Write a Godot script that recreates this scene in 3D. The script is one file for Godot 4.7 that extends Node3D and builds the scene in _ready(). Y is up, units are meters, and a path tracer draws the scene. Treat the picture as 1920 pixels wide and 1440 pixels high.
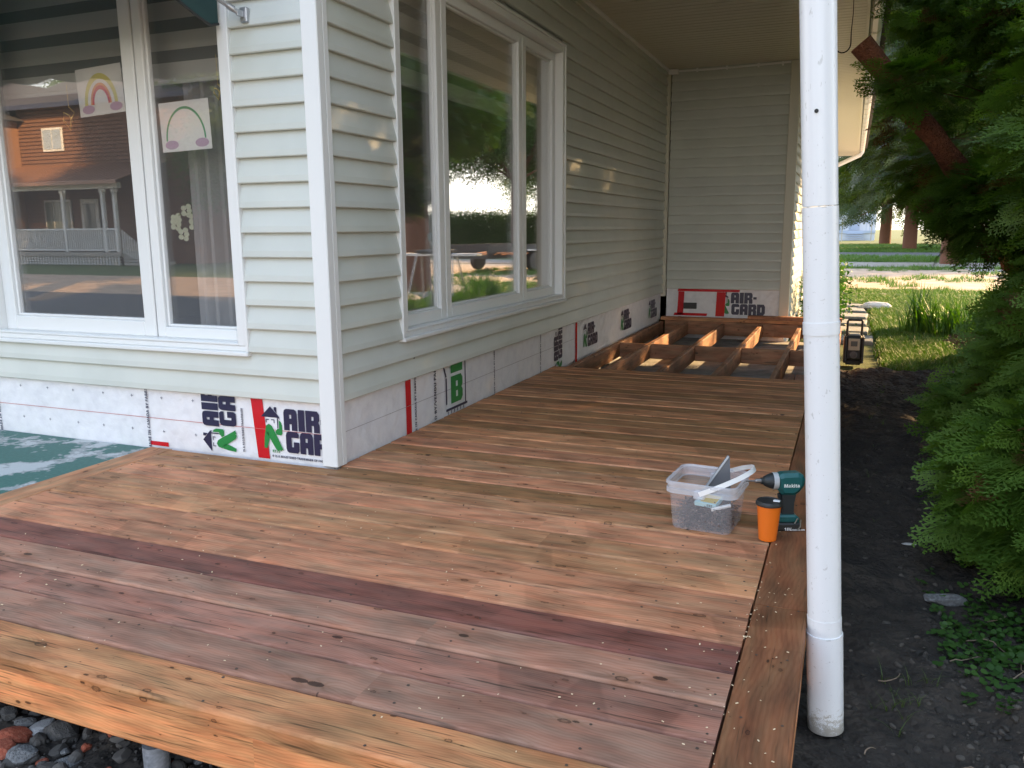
extends Node3D
# A half-finished wooden deck round the corner of a sided house, late sun behind a cedar hedge.

const GROUND := -0.30
const COURSE := 0.1043      # siding exposure
const PITCH := 0.143        # deck board spacing
const FRONT := 1.6644       # front edge of the deck
const SOFFIT := 2.76

var rng := RandomNumberGenerator.new()
var M := {}
var used := {}

# ---------------------------------------------------------------- mesh builder
class MB:
	var v := PackedVector3Array()
	var n := PackedVector3Array()
	var t := PackedVector2Array()
	var c := PackedColorArray()
	var i := PackedInt32Array()
	var col := Color(1, 1, 1)
	func tri(a: Vector3, b: Vector3, d: Vector3, nn: Vector3, ua := Vector2.ZERO, ub := Vector2.ZERO, ud := Vector2.ZERO) -> void:
		var k := v.size()
		if (d - a).cross(b - a).dot(nn) < 0.0:
			v.append_array([a, d, b]); t.append_array([ua, ud, ub])
		else:
			v.append_array([a, b, d]); t.append_array([ua, ub, ud])
		n.append_array([nn, nn, nn]); c.append_array([col, col, col])
		i.append_array([k, k + 1, k + 2])
	func quad(a: Vector3, b: Vector3, d: Vector3, e: Vector3, out := Vector3.ZERO, uv := Rect2(0, 0, 1, 1)) -> void:
		var nn := (d - a).cross(b - a)
		if nn.length() < 1e-12: nn = (e - a).cross(d - a)
		nn = nn.normalized()
		var pts := [a, b, d, e]
		var us := [uv.position, uv.position + Vector2(uv.size.x, 0), uv.end, uv.position + Vector2(0, uv.size.y)]
		if out != Vector3.ZERO and nn.dot(out) < 0.0:
			nn = -nn; pts = [a, e, d, b]; us = [us[0], us[3], us[2], us[1]]
		var k := v.size()
		for q in 4:
			v.append(pts[q]); n.append(nn); t.append(us[q]); c.append(col)
		i.append_array([k, k + 1, k + 2, k, k + 2, k + 3])
	func poly(pts: Array, nn: Vector3) -> void:
		for q in range(1, pts.size() - 1): tri(pts[0], pts[q], pts[q + 1], nn)
	func box(lo: Vector3, hi: Vector3, x := Transform3D.IDENTITY) -> void:
		var p := []
		for q in 8: p.append(x * Vector3(hi.x if q & 1 else lo.x, hi.y if q & 2 else lo.y, hi.z if q & 4 else lo.z))
		var b := x.basis
		quad(p[0], p[2], p[3], p[1], -b.z); quad(p[4], p[5], p[7], p[6], b.z)
		quad(p[0], p[4], p[6], p[2], -b.x); quad(p[1], p[3], p[7], p[5], b.x)
		quad(p[0], p[1], p[5], p[4], -b.y); quad(p[2], p[6], p[7], p[3], b.y)
	func cbox(lo: Vector3, hi: Vector3, ch: float, x := Transform3D.IDENTITY) -> void: # box with all edges cut
		var ctr := (lo + hi) / 2; var h := (hi - lo) / 2
		var P := func(s: Vector3, ax: int) -> Vector3:
			var q := Vector3(h.x - ch, h.y - ch, h.z - ch)
			q[ax] = h[ax]
			return x * (ctr + q * s)
		for ax in 3:
			var u := (ax + 1) % 3; var w := (ax + 2) % 3
			for sg in [-1.0, 1.0]:
				var s := []
				for k in [[-1, -1], [1, -1], [1, 1], [-1, 1]]:
					var q := Vector3.ZERO; q[ax] = sg; q[u] = k[0]; q[w] = k[1]; s.append(q)
				var o := Vector3.ZERO; o[ax] = sg
				quad(P.call(s[0], ax), P.call(s[1], ax), P.call(s[2], ax), P.call(s[3], ax), x.basis * o)
		for ax in 3:
			var u := (ax + 1) % 3; var w := (ax + 2) % 3
			for k in [[-1, -1], [1, -1], [1, 1], [-1, 1]]:
				var a := Vector3.ZERO; a[u] = k[0]; a[w] = k[1]
				var b := a; a[ax] = -1; b[ax] = 1
				var o := Vector3.ZERO; o[u] = k[0]; o[w] = k[1]
				quad(P.call(a, u), P.call(b, u), P.call(b, w), P.call(a, w), x.basis * o)
		for q in 8:
			var s := Vector3(1 if q & 1 else -1, 1 if q & 2 else -1, 1 if q & 4 else -1)
			tri(P.call(s, 0), P.call(s, 1), P.call(s, 2), (x.basis * s).normalized())
	func ring_strip(a: Array, b: Array, na: Array, nb: Array, closed := true) -> void:
		var k := v.size(); var m := a.size()
		for q in m:
			v.append(a[q]); n.append(na[q]); t.append(Vector2(float(q) / m, 0)); c.append(col)
		for q in m:
			v.append(b[q]); n.append(nb[q]); t.append(Vector2(float(q) / m, 1)); c.append(col)
		for q in (m if closed else m - 1):
			var r := (q + 1) % m
			for f in [[k + q, k + r, k + m + r], [k + q, k + m + r, k + m + q]]:
				var nn: Vector3 = n[f[0]] + n[f[1]] + n[f[2]]
				if (v[f[2]] - v[f[0]]).cross(v[f[1]] - v[f[0]]).dot(nn) < 0: f = [f[0], f[2], f[1]]
				i.append_array(f)
	func lathe(prof: Array, segs: int, x := Transform3D.IDENTITY) -> void: # prof of Vector2(radius, height)
		for q in prof.size() - 1:
			var p0: Vector2 = prof[q]; var p1: Vector2 = prof[q + 1]
			var dn := Vector2(p1.y - p0.y, p0.x - p1.x).normalized()
			var A := []; var B := []; var N := []
			for s in segs:
				var an := TAU * s / segs
				var dir := Vector3(cos(an), 0, sin(an))
				A.append(x * (dir * p0.x + Vector3.UP * p0.y)); B.append(x * (dir * p1.x + Vector3.UP * p1.y))
				N.append((x.basis * (dir * dn.x + Vector3.UP * dn.y)).normalized())
			ring_strip(A, B, N, N)
	func tube(pts: Array, rad: Array, segs: int, caps := true) -> void:
		var rings := []; var norms := []
		var up := Vector3(0.13, 0.97, 0.2).normalized()
		for q in pts.size():
			var d: Vector3 = (pts[mini(q + 1, pts.size() - 1)] - pts[maxi(q - 1, 0)]).normalized()
			if absf(d.dot(up)) > 0.95: up = Vector3(0.9, 0.1, 0.42).normalized()
			var sx := d.cross(up).normalized(); var sy := sx.cross(d).normalized()
			var R := []; var N := []
			for s in segs:
				var an := TAU * s / segs
				var dir := sx * cos(an) + sy * sin(an)
				R.append(pts[q] + dir * float(rad[q])); N.append(dir)
			rings.append(R); norms.append(N)
		for q in pts.size() - 1: ring_strip(rings[q], rings[q + 1], norms[q], norms[q + 1])
		if caps:
			poly(rings[0], (pts[0] - pts[1]).normalized())
			poly(rings[-1], (pts[-1] - pts[-2]).normalized())
	func prism(outline: Array, depth: float, x := Transform3D.IDENTITY, bevel := 0.0) -> void: # outline of Vector2 in x/y, ccw, extruded along z (centred)
		var pv := PackedVector2Array(outline)
		var inner := pv
		if bevel > 0:
			var off := Geometry2D.offset_polygon(pv, -bevel, Geometry2D.JOIN_MITER)
			if off.size() == 1 and off[0].size() == pv.size(): inner = off[0]
		# line the inner ring up with the outer one
		if inner.size() == pv.size() and bevel > 0:
			var best := 0; var bd := 1e9
			for s in inner.size():
				var dd := inner[s].distance_to(pv[0])
				if dd < bd: bd = dd; best = s
			var turned := PackedVector2Array()
			for s in inner.size(): turned.append(inner[(best + s) % inner.size()])
			inner = turned
		var hz := depth / 2
		for sg in [-1.0, 1.0]:
			var ids := Geometry2D.triangulate_polygon(inner)
			for q in range(0, ids.size(), 3):
				var P := []
				for w in 3: P.append(x * Vector3(inner[ids[q + w]].x, inner[ids[q + w]].y, sg * hz))
				tri(P[0], P[1], P[2], (x.basis * Vector3(0, 0, sg)).normalized())
		var m := pv.size()
		var ctr := Vector2.ZERO
		for q in pv: ctr += q / m
		for q in m:
			var a := pv[q]; var b := pv[(q + 1) % m]
			var e := (b - a).normalized(); var o := Vector3(e.y, -e.x, 0)
			if Geometry2D.is_polygon_clockwise(pv): o = -o
			o = x.basis * o
			var z1 := hz - bevel
			quad(x * Vector3(a.x, a.y, -z1), x * Vector3(b.x, b.y, -z1), x * Vector3(b.x, b.y, z1), x * Vector3(a.x, a.y, z1), o)
			if bevel > 0:
				var ia := inner[q]; var ib := inner[(q + 1) % m]
				for sg in [-1.0, 1.0]:
					quad(x * Vector3(a.x, a.y, sg * z1), x * Vector3(b.x, b.y, sg * z1), x * Vector3(ib.x, ib.y, sg * hz), x * Vector3(ia.x, ia.y, sg * hz), o + x.basis * Vector3(0, 0, sg))
	func mesh() -> ArrayMesh:
		var a := []
		a.resize(Mesh.ARRAY_MAX)
		a[Mesh.ARRAY_VERTEX] = v; a[Mesh.ARRAY_NORMAL] = n; a[Mesh.ARRAY_TEX_UV] = t; a[Mesh.ARRAY_COLOR] = c; a[Mesh.ARRAY_INDEX] = i
		var m := ArrayMesh.new()
		m.add_surface_from_arrays(Mesh.PRIMITIVE_TRIANGLES, a)
		return m

# ---------------------------------------------------------------- scene helpers
func numbered(called: String) -> String:
	var k: int = used.get(called, 0)
	used[called] = k + 1
	return called if k == 0 else "%s_%03d" % [called, k]

func meta(o: Node, label := "", category := "", group := "", kind := "") -> void:
	if label: o.set_meta("label", label)
	if category: o.set_meta("category", category)
	if group: o.set_meta("group", group)
	if kind: o.set_meta("kind", kind)

func thing(called: String, label: String, category: String, at := Vector3.ZERO, group := "") -> Node3D:
	var o := Node3D.new()
	o.name = numbered(called); add_child(o); o.position = at
	meta(o, label, category, group)
	return o

func solo(called: String, b, m: Material, label: String, category: String, at := Vector3.ZERO, group := "", kind := "") -> MeshInstance3D:
	var o := MeshInstance3D.new()
	o.name = numbered(called); o.mesh = b if b is Mesh else b.mesh(); o.material_override = m
	add_child(o); o.position = at
	meta(o, label, category, group, kind)
	return o

func structure(called: String, b, m: Material, at := Vector3.ZERO) -> MeshInstance3D:
	var o := MeshInstance3D.new()
	o.name = numbered(called); o.mesh = b if b is Mesh else b.mesh(); o.material_override = m
	add_child(o); o.position = at
	o.set_meta("kind", "structure")
	return o

func part(parent: Node3D, called: String, b, m: Material, at := Vector3.ZERO) -> MeshInstance3D:
	var o := MeshInstance3D.new()
	o.name = called; o.mesh = b if b is Mesh else b.mesh(); o.material_override = m
	parent.add_child(o, true); o.position = at
	return o

func bpart(parent: Node3D, called: String, lo: Vector3, hi: Vector3, m: Material, ch := 0.0) -> MeshInstance3D:
	var b := MB.new()
	if ch > 0: b.cbox(lo, hi, ch)
	else: b.box(lo, hi)
	return part(parent, called, b, m)

func group_part(parent: Node3D, called: String) -> Node3D:
	var o := Node3D.new()
	o.name = called; parent.add_child(o, true)
	return o

func many(parent: Node, called: String, m: Mesh, mat: Material, xf: Array, cols := []) -> MultiMeshInstance3D:
	var mm := MultiMesh.new()
	mm.transform_format = MultiMesh.TRANSFORM_3D
	mm.use_colors = cols.size() > 0
	mm.mesh = m
	mm.instance_count = xf.size()
	for k in xf.size():
		mm.set_instance_transform(k, xf[k])
		if cols.size(): mm.set_instance_color(k, cols[k])
	var o := MultiMeshInstance3D.new()
	o.name = numbered(called) if parent == self else called
	o.multimesh = mm; o.material_override = mat
	parent.add_child(o, true)
	o.set_meta("kind", "stuff")
	return o

func lin(r: float, g: float, b: float, a := 1.0) -> Color:
	var q := Color(r, g, b).linear_to_srgb()
	q.a = a
	return q

func mat(r: float, g: float, b: float, rough := 0.8, o := {}) -> StandardMaterial3D:
	var m := StandardMaterial3D.new()
	m.albedo_color = lin(r, g, b)
	m.roughness = rough
	for k in o: m.set(k, o[k])
	return m

func noise(freq: float, type := FastNoiseLite.TYPE_SIMPLEX_SMOOTH, oct := 4, sd := 1) -> FastNoiseLite:
	var f := FastNoiseLite.new()
	f.noise_type = type; f.frequency = freq; f.fractal_octaves = oct; f.seed = sd
	return f

func noise_tex(freq: float, ramp := [], sd := 1, size := 512, oct := 5, type := FastNoiseLite.TYPE_SIMPLEX_SMOOTH) -> NoiseTexture2D:
	var x := NoiseTexture2D.new()
	x.width = size; x.height = size; x.seamless = true
	x.noise = noise(freq, type, oct, sd)
	if ramp.size():
		var g := Gradient.new()
		g.offsets = PackedFloat32Array(ramp.map(func(e): return e[0]))
		g.colors = PackedColorArray(ramp.map(func(e): return lin(e[1], e[2], e[3])))
		x.color_ramp = g
	return x

# a material whose colour wanders between given tones, mapped by world position
func speckled(ramp: Array, scale: float, freq := 0.02, rough := 0.9, relief := 0.0, sd := 1, size := 512, bfreq := 0.05) -> StandardMaterial3D:
	var m := StandardMaterial3D.new()
	m.albedo_texture = noise_tex(freq, ramp, sd, size)
	m.roughness = rough
	m.uv1_triplanar = true; m.uv1_world_triplanar = true
	m.uv1_scale = Vector3.ONE * scale
	if relief > 0:
		m.heightmap_enabled = true; m.heightmap_texture = noise_tex(bfreq, [], sd + 9, size); m.heightmap_scale = relief
	return m

# ---------------------------------------------------------------- wood
const STRIPS := 14
const SW := 1536
const SH := 96
func wood_image() -> Image:
	var W := SW; var H := SH * STRIPS
	var data := PackedByteArray(); data.resize(W * H * 3)
	var nw := noise(1.0, FastNoiseLite.TYPE_SIMPLEX_SMOOTH, 2, 3)
	var ng := noise(1.0, FastNoiseLite.TYPE_SIMPLEX_SMOOTH, 3, 5)
	var ns := noise(1.0, FastNoiseLite.TYPE_SIMPLEX_SMOOTH, 4, 7)
	var r := RandomNumberGenerator.new(); r.seed = 77
	for s in STRIPS:
		var knots := []
		for k in r.randi_range(6, 12):
			var big := r.randf() < 0.38
			var kx := r.randf() * W; var ky := r.randf_range(5.0, SH - 5.0); var kr := r.randf_range(1.6, 3.4) * (2.0 if big else 1.0)
			knots.append([kx, ky, kr, r.randf(), r.randf_range(.32, .62)])
			if r.randf() < 0.35: knots.append([kx + r.randf_range(12, 40), ky + r.randf_range(-9, 9), kr * r.randf_range(.4, .8), r.randf(), r.randf_range(.3, .6)])
		for k in r.randi_range(5, 14): # small dark pin marks
			knots.append([r.randf() * W, r.randf_range(4.0, SH - 4.0), r.randf_range(0.6, 1.2), 0.9, r.randf_range(.3, .7)])
		var patches := [] # paler and darker bands left by stacking
		for k in r.randi_range(1, 4): patches.append([r.randf() * W, r.randf_range(30, 130), r.randf_range(-.22, .16), r.randf_range(-.5, .5)])
		var heart := r.randf_range(-0.35, 1.35) * SH
		var rings := r.randf_range(0.09, 0.2)
		var streak := r.randf_range(0.2, 0.75)
		# knots by column bucket
		var bucket := []
		bucket.resize(W / 32 + 1)
		for k in bucket.size(): bucket[k] = []
		for k in knots:
			var reach: float = k[2] * 11.0
			for q in range(maxi(0, int((k[0] - reach) / 32)), mini(bucket.size() - 1, int((k[0] + reach) / 32)) + 1): bucket[q].append(k)
		for x in W:
			var near: Array = bucket[x / 32]
			var wob := nw.get_noise_2d(x * 0.0022, s * 37.0) * 26.0 + nw.get_noise_2d(x * 0.011, s * 61.0) * 4.0
			var fade := 0.0
			for y in SH:
				var yy := y + wob
				var dark := 0.0
				var halo := 0.0
				for k in near:
					var dx: float = (x - k[0]) * k[4]
					var dy: float = y - k[1]
					var d: float = sqrt(dx * dx + dy * dy)
					var R: float = k[2]
					if d < R * 5.5:
						var f := exp(-d * d / (R * R * 4.0))
						yy += signf(dy + 0.01) * R * 2.0 * f
						halo = maxf(halo, f * 0.5)
						if d < R:
							var tt := d / R
							dark = maxf(dark, (0.18 + 0.55 * tt * tt + 0.12 * sin(d * 2.6)) if R > 1.5 and k[3] < 0.62 else 0.72)
				var g := sin(absf(yy - heart) * rings * 6.28318) * 0.5 + 0.5
				g = pow(g, 2.2)
				var fine := ng.get_noise_2d(x * 0.010, y * 0.75 + s * 113.0)
				var blot := ns.get_noise_2d(x * 0.0045 + s * 17.0, y * 0.020 + s * 23.0)
				var hue := nw.get_noise_2d(x * 0.005 + 300.0, y * 0.03 + s * 29.0)
				var stk := maxf(0.0, ns.get_noise_2d(x * 0.0035 + 900.0 + s * 9.0, y * 0.13 + s * 41.0) - (0.60 - streak * 0.5)) * 2.6
				var L := 1.0 - 0.11 * g + 0.15 * fine + 0.46 * blot
				for pt in patches:
					var ed: float = absf(x - pt[0] + y * pt[3])
					if ed < pt[1]: L *= 1.0 + pt[2] * minf(1.0, (pt[1] - ed) / 7.0)
				L *= 1.0 - 0.30 * halo
				L *= 1.0 - clampf(stk, 0.0, 0.62)
				L *= 1.0 - clampf(dark, 0.0, 0.80)
				L = clampf(L * 0.80, 0.03, 1.0)
				var sk := clampf(stk, 0.0, 0.5)
				var R8 := clampf(L * (1.0 + 0.10 * hue), 0, 1)
				var G8 := clampf(L * (0.985 - 0.05 * g - 0.13 * halo + 0.14 * sk - 0.06 * hue), 0, 1)
				var B8 := clampf(L * (0.97 - 0.11 * g - 0.26 * halo + 0.12 * sk - 0.10 * hue), 0, 1)
				var o := ((s * SH + y) * W + x) * 3
				data[o] = int(255.0 * sqrt(R8)); data[o + 1] = int(255.0 * sqrt(G8)); data[o + 2] = int(255.0 * sqrt(B8))
	return Image.create_from_data(W, H, false, Image.FORMAT_RGB8, data)

# a board lying along +x from the origin: length, width (z, centred), thickness (top at y=0); eased long edges
func board(length: float, width: float, thick: float, tint: Color, strip := -1, ease := 0.0065) -> ArrayMesh:
	var b := MB.new()
	b.col = tint
	if strip < 0: strip = rng.randi() % STRIPS
	var u0 := rng.randf() * 0.5
	var us := length / 2.05
	if us > 0.95: u0 = rng.randf() * 0.05
	if rng.randf() < 0.5:
		u0 = u0 + us; us = -us
	var v0 := (strip + 0.04) / float(STRIPS); var vh := 0.92 / float(STRIPS)
	if rng.randf() < 0.5:
		v0 += vh; vh = -vh
	var hw := width / 2
	var e := ease
	var prof := [Vector2(-hw, -thick), Vector2(-hw, -e), Vector2(-hw + e * 0.35, -e * 0.3), Vector2(-hw + e, 0), Vector2(hw - e, 0), Vector2(hw - e * 0.35, -e * 0.3), Vector2(hw, -e), Vector2(hw, -thick)]
	var vs := [0.25, 0.0, 0.0, 0.02, 0.98, 1.0, 1.0, 0.75]
	var m := prof.size()
	for k in m:
		var p: Vector2 = prof[k]; var q: Vector2 = prof[(k + 1) % m]
		var o := Vector3(0, q.x - p.x, -(q.y - p.y))
		if k == m - 1: o = Vector3.DOWN
		var A := Vector3(0, p.y, p.x); var B := Vector3(length, p.y, p.x); var C := Vector3(length, q.y, q.x); var D := Vector3(0, q.y, q.x)
		var va: float = v0 + vh * vs[k]; var vb: float = v0 + vh * vs[(k + 1) % m]
		b.quad(A, B, C, D, o, Rect2(u0, va, us, vb - va))
	for sx in [0.0, length]:
		var pts := prof.map(func(p): return Vector3(sx, p.y, p.x))
		var nn := Vector3(-1 if sx == 0.0 else 1, 0, 0)
		for q in range(1, m - 1):
			b.tri(pts[0], pts[q], pts[q + 1], nn, Vector2(u0, v0 + vh * 0.3), Vector2(u0 + 0.01, v0 + vh * 0.5), Vector2(u0 + 0.02, v0 + vh * 0.4))
	return b.mesh()

func lumber(parent: Node, called: String, a: Vector3, bb: Vector3, width: float, thick: float, up: Vector3, tint: Color, strip := -1) -> MeshInstance3D:
	# board from a to b; 'up' is the outward side of its wide face
	var d := bb - a
	var x := d.normalized(); var y := (up - x * up.dot(x)).normalized(); var z := x.cross(y)
	var o := MeshInstance3D.new()
	o.name = called if parent != self else numbered(called)
	o.mesh = board(d.length(), width, thick, tint, strip)
	o.material_override = M.wood
	parent.add_child(o, true)
	o.transform = Transform3D(Basis(x, y, z), a)
	return o

# ---------------------------------------------------------------- materials
func make_materials() -> void:
	var wi := ImageTexture.create_from_image(wood_image())
	var w := StandardMaterial3D.new()
	w.albedo_texture = wi; w.vertex_color_use_as_albedo = true; w.roughness = 0.6
	w.metallic_specular = 0.4
	w.heightmap_enabled = true; w.heightmap_texture = wi; w.heightmap_scale = 0.012
	M.wood = w
	M.siding = speckled([[0.0, .525, .55, .515], [0.5, .565, .59, .555], [1.0, .595, .615, .575]], 0.6, 0.008, 0.42, 0.02, 4, 512, 0.3)
	M.siding.vertex_color_use_as_albedo = true
	M.trim = mat(.74, .75, .74, 0.35)
	M.soffit = mat(.60, .58, .48, 0.45)
	M.white = mat(.80, .80, .80, 0.3)
	M.dark = mat(.012, .012, .013, 0.6)
	M.black = mat(.02, .02, .02, 0.45)
	M.glass = mat(1, 1, 1, 0.0, {"transparency": BaseMaterial3D.TRANSPARENCY_ALPHA})
	M.glass.albedo_color.a = 0.01
	M.wrap = speckled([[0.0, .68, .68, .71], [0.45, .75, .75, .77], [1.0, .79, .79, .80]], 1.4, 0.012, 0.38, 0.35, 21, 512, 0.012)
	M.navy = mat(.018, .018, .055, 0.35)
	M.green = mat(.015, .22, .05, 0.35)
	M.red = mat(.55, .012, .02, 0.16)
	M.room = mat(.30, .27, .24, 0.9)
	M.metal = mat(.45, .46, .48, 0.4, {"metallic": 0.85})
	M.galv = speckled([[0.0, .14, .15, .165], [0.5, .22, .23, .25], [1.0, .34, .35, .37]], 6.0, 0.02, 0.5, 0.0, 13)
	M.steel = mat(.30, .29, .29, 0.4, {"metallic": 0.9})
	M.concrete = speckled([[0.0, .17, .17, .165], [0.5, .27, .27, .26], [1.0, .36, .355, .34]], 0.8, 0.012, 0.9, 0.3, 31)
	M.soil = speckled([[0.0, .012, .0095, .0075], [0.45, .026, .020, .015], [0.75, .042, .033, .025], [1.0, .10, .078, .058]], 0.45, 0.010, 0.95, 2.5, 41, 1024, 0.05)
	M.sand = speckled([[0.0, .30, .20, .13], [0.5, .42, .29, .19], [1.0, .50, .36, .25]], 0.25, 0.012, 0.95, 0.6, 51)
	M.asphalt = speckled([[0.0, .05, .05, .053], [0.5, .07, .07, .072], [1.0, .10, .098, .095]], 0.3, 0.02, 0.9, 0.2, 61)
	M.gravel = speckled([[0.0, .20, .17, .14], [0.5, .28, .245, .21], [1.0, .37, .33, .29]], 0.3, 0.02, 0.95, 0.4, 63)
	M.lawn = speckled([[0.0, .045, .045, .018], [0.35, .06, .085, .02], [0.7, .085, .12, .025], [1.0, .13, .14, .035]], 0.35, 0.02, 0.95, 0.8, 71, 1024, 0.12)
	M.leaf = mat(1, 1, 1, 0.55, {"vertex_color_use_as_albedo": true, "backlight_enabled": true, "backlight": Color(0.85, 0.95, 0.36)})
	M.blade = mat(1, 1, 1, 0.5, {"vertex_color_use_as_albedo": true, "backlight_enabled": true, "backlight": Color(0.75, 0.85, 0.3)})
	M.bark = speckled([[0.0, .07, .032, .018], [0.5, .16, .07, .04], [1.0, .24, .12, .07]], 3.0, 0.03, 0.9, 1.0, 81)
	M.stem = speckled([[0.0, .12, .045, .024], [0.45, .22, .075, .036], [0.7, .26, .092, .046], [1.0, .34, .15, .085]], 2.2, 0.03, 0.9, 2.5, 83, 512, 0.05)
	M.twig = mat(.22, .16, .11, 0.9)
	M.shingle = speckled([[0.0, .05, .045, .045], [1.0, .09, .08, .075]], 2.0, 0.05, 0.95, 0.5, 91)
	M.tint = mat(1, 1, 1, 0.85, {"vertex_color_use_as_albedo": true})
	M.orange = mat(.80, .17, .012, 0.22, {"clearcoat_enabled": true, "clearcoat": 0.4})
	M.teal = mat(.008, .085, .085, 0.35)

# ---------------------------------------------------------------- camera, light
func make_view() -> void:
	var cam := Camera3D.new()
	cam.name = "camera"
	cam.transform = Transform3D(Basis(Vector3(.92618, -.00724, -.37702), Vector3(-.06273, .98292, -.17299), Vector3(.37184, .18387, .90991)).orthonormalized(), Vector3(2.0121, 1.016, 2.9121))
	cam.fov = 49.95; cam.near = 0.05; cam.far = 1500.0
	add_child(cam); cam.current = true
	var sky := ProceduralSkyMaterial.new()
	sky.sky_top_color = Color(0.55, 0.62, 0.72); sky.sky_horizon_color = Color(0.94, 0.90, 0.83); sky.sky_curve = 0.14
	sky.ground_horizon_color = Color(0.42, 0.44, 0.36); sky.ground_bottom_color = Color(0.2, 0.2, 0.17)
	sky.energy_multiplier = 1.5
	sky.sun_angle_max = 12.0
	var e := Environment.new()
	e.background_mode = Environment.BG_SKY
	e.sky = Sky.new(); e.sky.sky_material = sky
	e.background_energy_multiplier = 1.0
	e.tonemap_mode = Environment.TONE_MAPPER_LINEAR
	e.tonemap_exposure = 4.0
	e.sdfgi_enabled = true; e.ssao_enabled = true; e.ssil_enabled = true
	var we := WorldEnvironment.new()
	we.name = "world"; we.environment = e
	add_child(we)
	var sun := DirectionalLight3D.new()
	sun.name = "sun"
	sun.light_color = Color(1.0, 0.82, 0.58); sun.light_energy = 1.5; sun.light_angular_distance = 0.6
	sun.shadow_enabled = true
	var to := Vector3(0.60, 0.35, -0.72).normalized()
	sun.transform = Transform3D(Basis.looking_at(-to, Vector3.UP), Vector3(0, 20, 0))
	add_child(sun)

# ---------------------------------------------------------------- ground
func sheet(x0: float, x1: float, z0: float, z1: float, nx: int, nz: int, h: Callable) -> MB:
	var b := MB.new()
	for k in nz + 1:
		for q in nx + 1:
			var x := lerpf(x0, x1, float(q) / nx); var z := lerpf(z0, z1, float(k) / nz)
			var y: float = h.call(x, z)
			var s := 0.02
			var nn := Vector3(y - h.call(x + s, z), s, y - h.call(x, z + s)).normalized()
			b.v.append(Vector3(x, y, z)); b.n.append(nn); b.t.append(Vector2(x, z)); b.c.append(Color.WHITE)
	for k in nz:
		for q in nx:
			var a := k * (nx + 1) + q
			b.i.append_array([a, a + 1, a + nx + 2, a, a + nx + 2, a + nx + 1])
	return b

func flat_sheet(x0: float, x1: float, z0: float, z1: float, y: float) -> MB:
	var b := MB.new()
	b.quad(Vector3(x0, y, z0), Vector3(x1, y, z0), Vector3(x1, y, z1), Vector3(x0, y, z1), Vector3.UP)
	return b

var soil_noise := FastNoiseLite.new()
var lump_noise := FastNoiseLite.new()
func soil_height(x: float, z: float) -> float:
	var edge := 0.0
	# lawn takes over behind z = -5.6, and the far left stays under the deck
	edge -= smoothstep(-5.2, -6.3, z + soil_noise.get_noise_2d(x * 1.7, 40.0) * 0.7) * 0.10
	edge -= smoothstep(4.2, 5.0, x) * 0.1
	edge -= smoothstep(3.6, 4.4, z) * 0.1
	var y := 0.03 + soil_noise.get_noise_2d(x, z) * 0.05 + lump_noise.get_noise_2d(x, z) * 0.024
	y += exp(-((x - 2.75) * (x - 2.75) + (z - 0.55) * (z - 0.55)) / 0.06) * 0.07
	y -= exp(-((x - 2.03) * (x - 2.03) + (z - 0.76) * (z - 0.76)) / 0.03) * (y + 0.004)
	return GROUND + y + edge

func make_ground() -> void:
	soil_noise = noise(0.9, FastNoiseLite.TYPE_SIMPLEX_SMOOTH, 4, 5)
	lump_noise = noise(7.0, FastNoiseLite.TYPE_SIMPLEX_SMOOTH, 4, 6)
	structure("ground", flat_sheet(-320, 320, -420, 320, GROUND - 0.03), M.lawn)
	structure("soil", sheet(-1.5, 5.2, -7.2, 4.6, 300, 520, soil_height), M.soil)
	# what lies beyond the lawn, behind the house
	var n2 := noise(0.35, FastNoiseLite.TYPE_SIMPLEX_SMOOTH, 3, 8)
	structure("sand_patch", sheet(-4, 40, -27.5, -15.2, 120, 60, func(x, z): return GROUND - 0.035 + 0.03 * smoothstep(-15.2, -16.4, z) * smoothstep(-27.5, -24.5, z + n2.get_noise_2d(x, z) * 1.8) + 0.012 * n2.get_noise_2d(x * 4.0, z * 4.0)), M.sand)
	structure("gravel_drive", sheet(-40, 60, -32.0, -28.0, 60, 10, func(x, z): return GROUND - 0.012 + 0.01 * n2.get_noise_2d(x, z)), M.gravel)
	structure("back_road", flat_sheet(-200, 200, -46, -39, GROUND - 0.018), M.asphalt)
	# the street in front, seen in the window
	structure("street", flat_sheet(-200, 200, 6.3, 10.6, GROUND - 0.018), M.asphalt)
	structure("gravel_verge", sheet(-60, 40, 10.6, 16.5, 80, 12, func(x, z): return GROUND - 0.022 + 0.012 * n2.get_noise_2d(x, z)), M.sand)
	structure("gravel_shoulder", sheet(-60, 40, 4.4, 6.3, 80, 6, func(x, z): return GROUND - 0.022 + 0.012 * n2.get_noise_2d(x, z + 50.0)), M.sand)
	structure("driveway", sheet(5.4, 22.0, -27.6, 5.0, 20, 40, func(x, z): return GROUND - 0.016 + 0.006 * n2.get_noise_2d(x, z + 90.0)), M.gravel)

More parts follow.
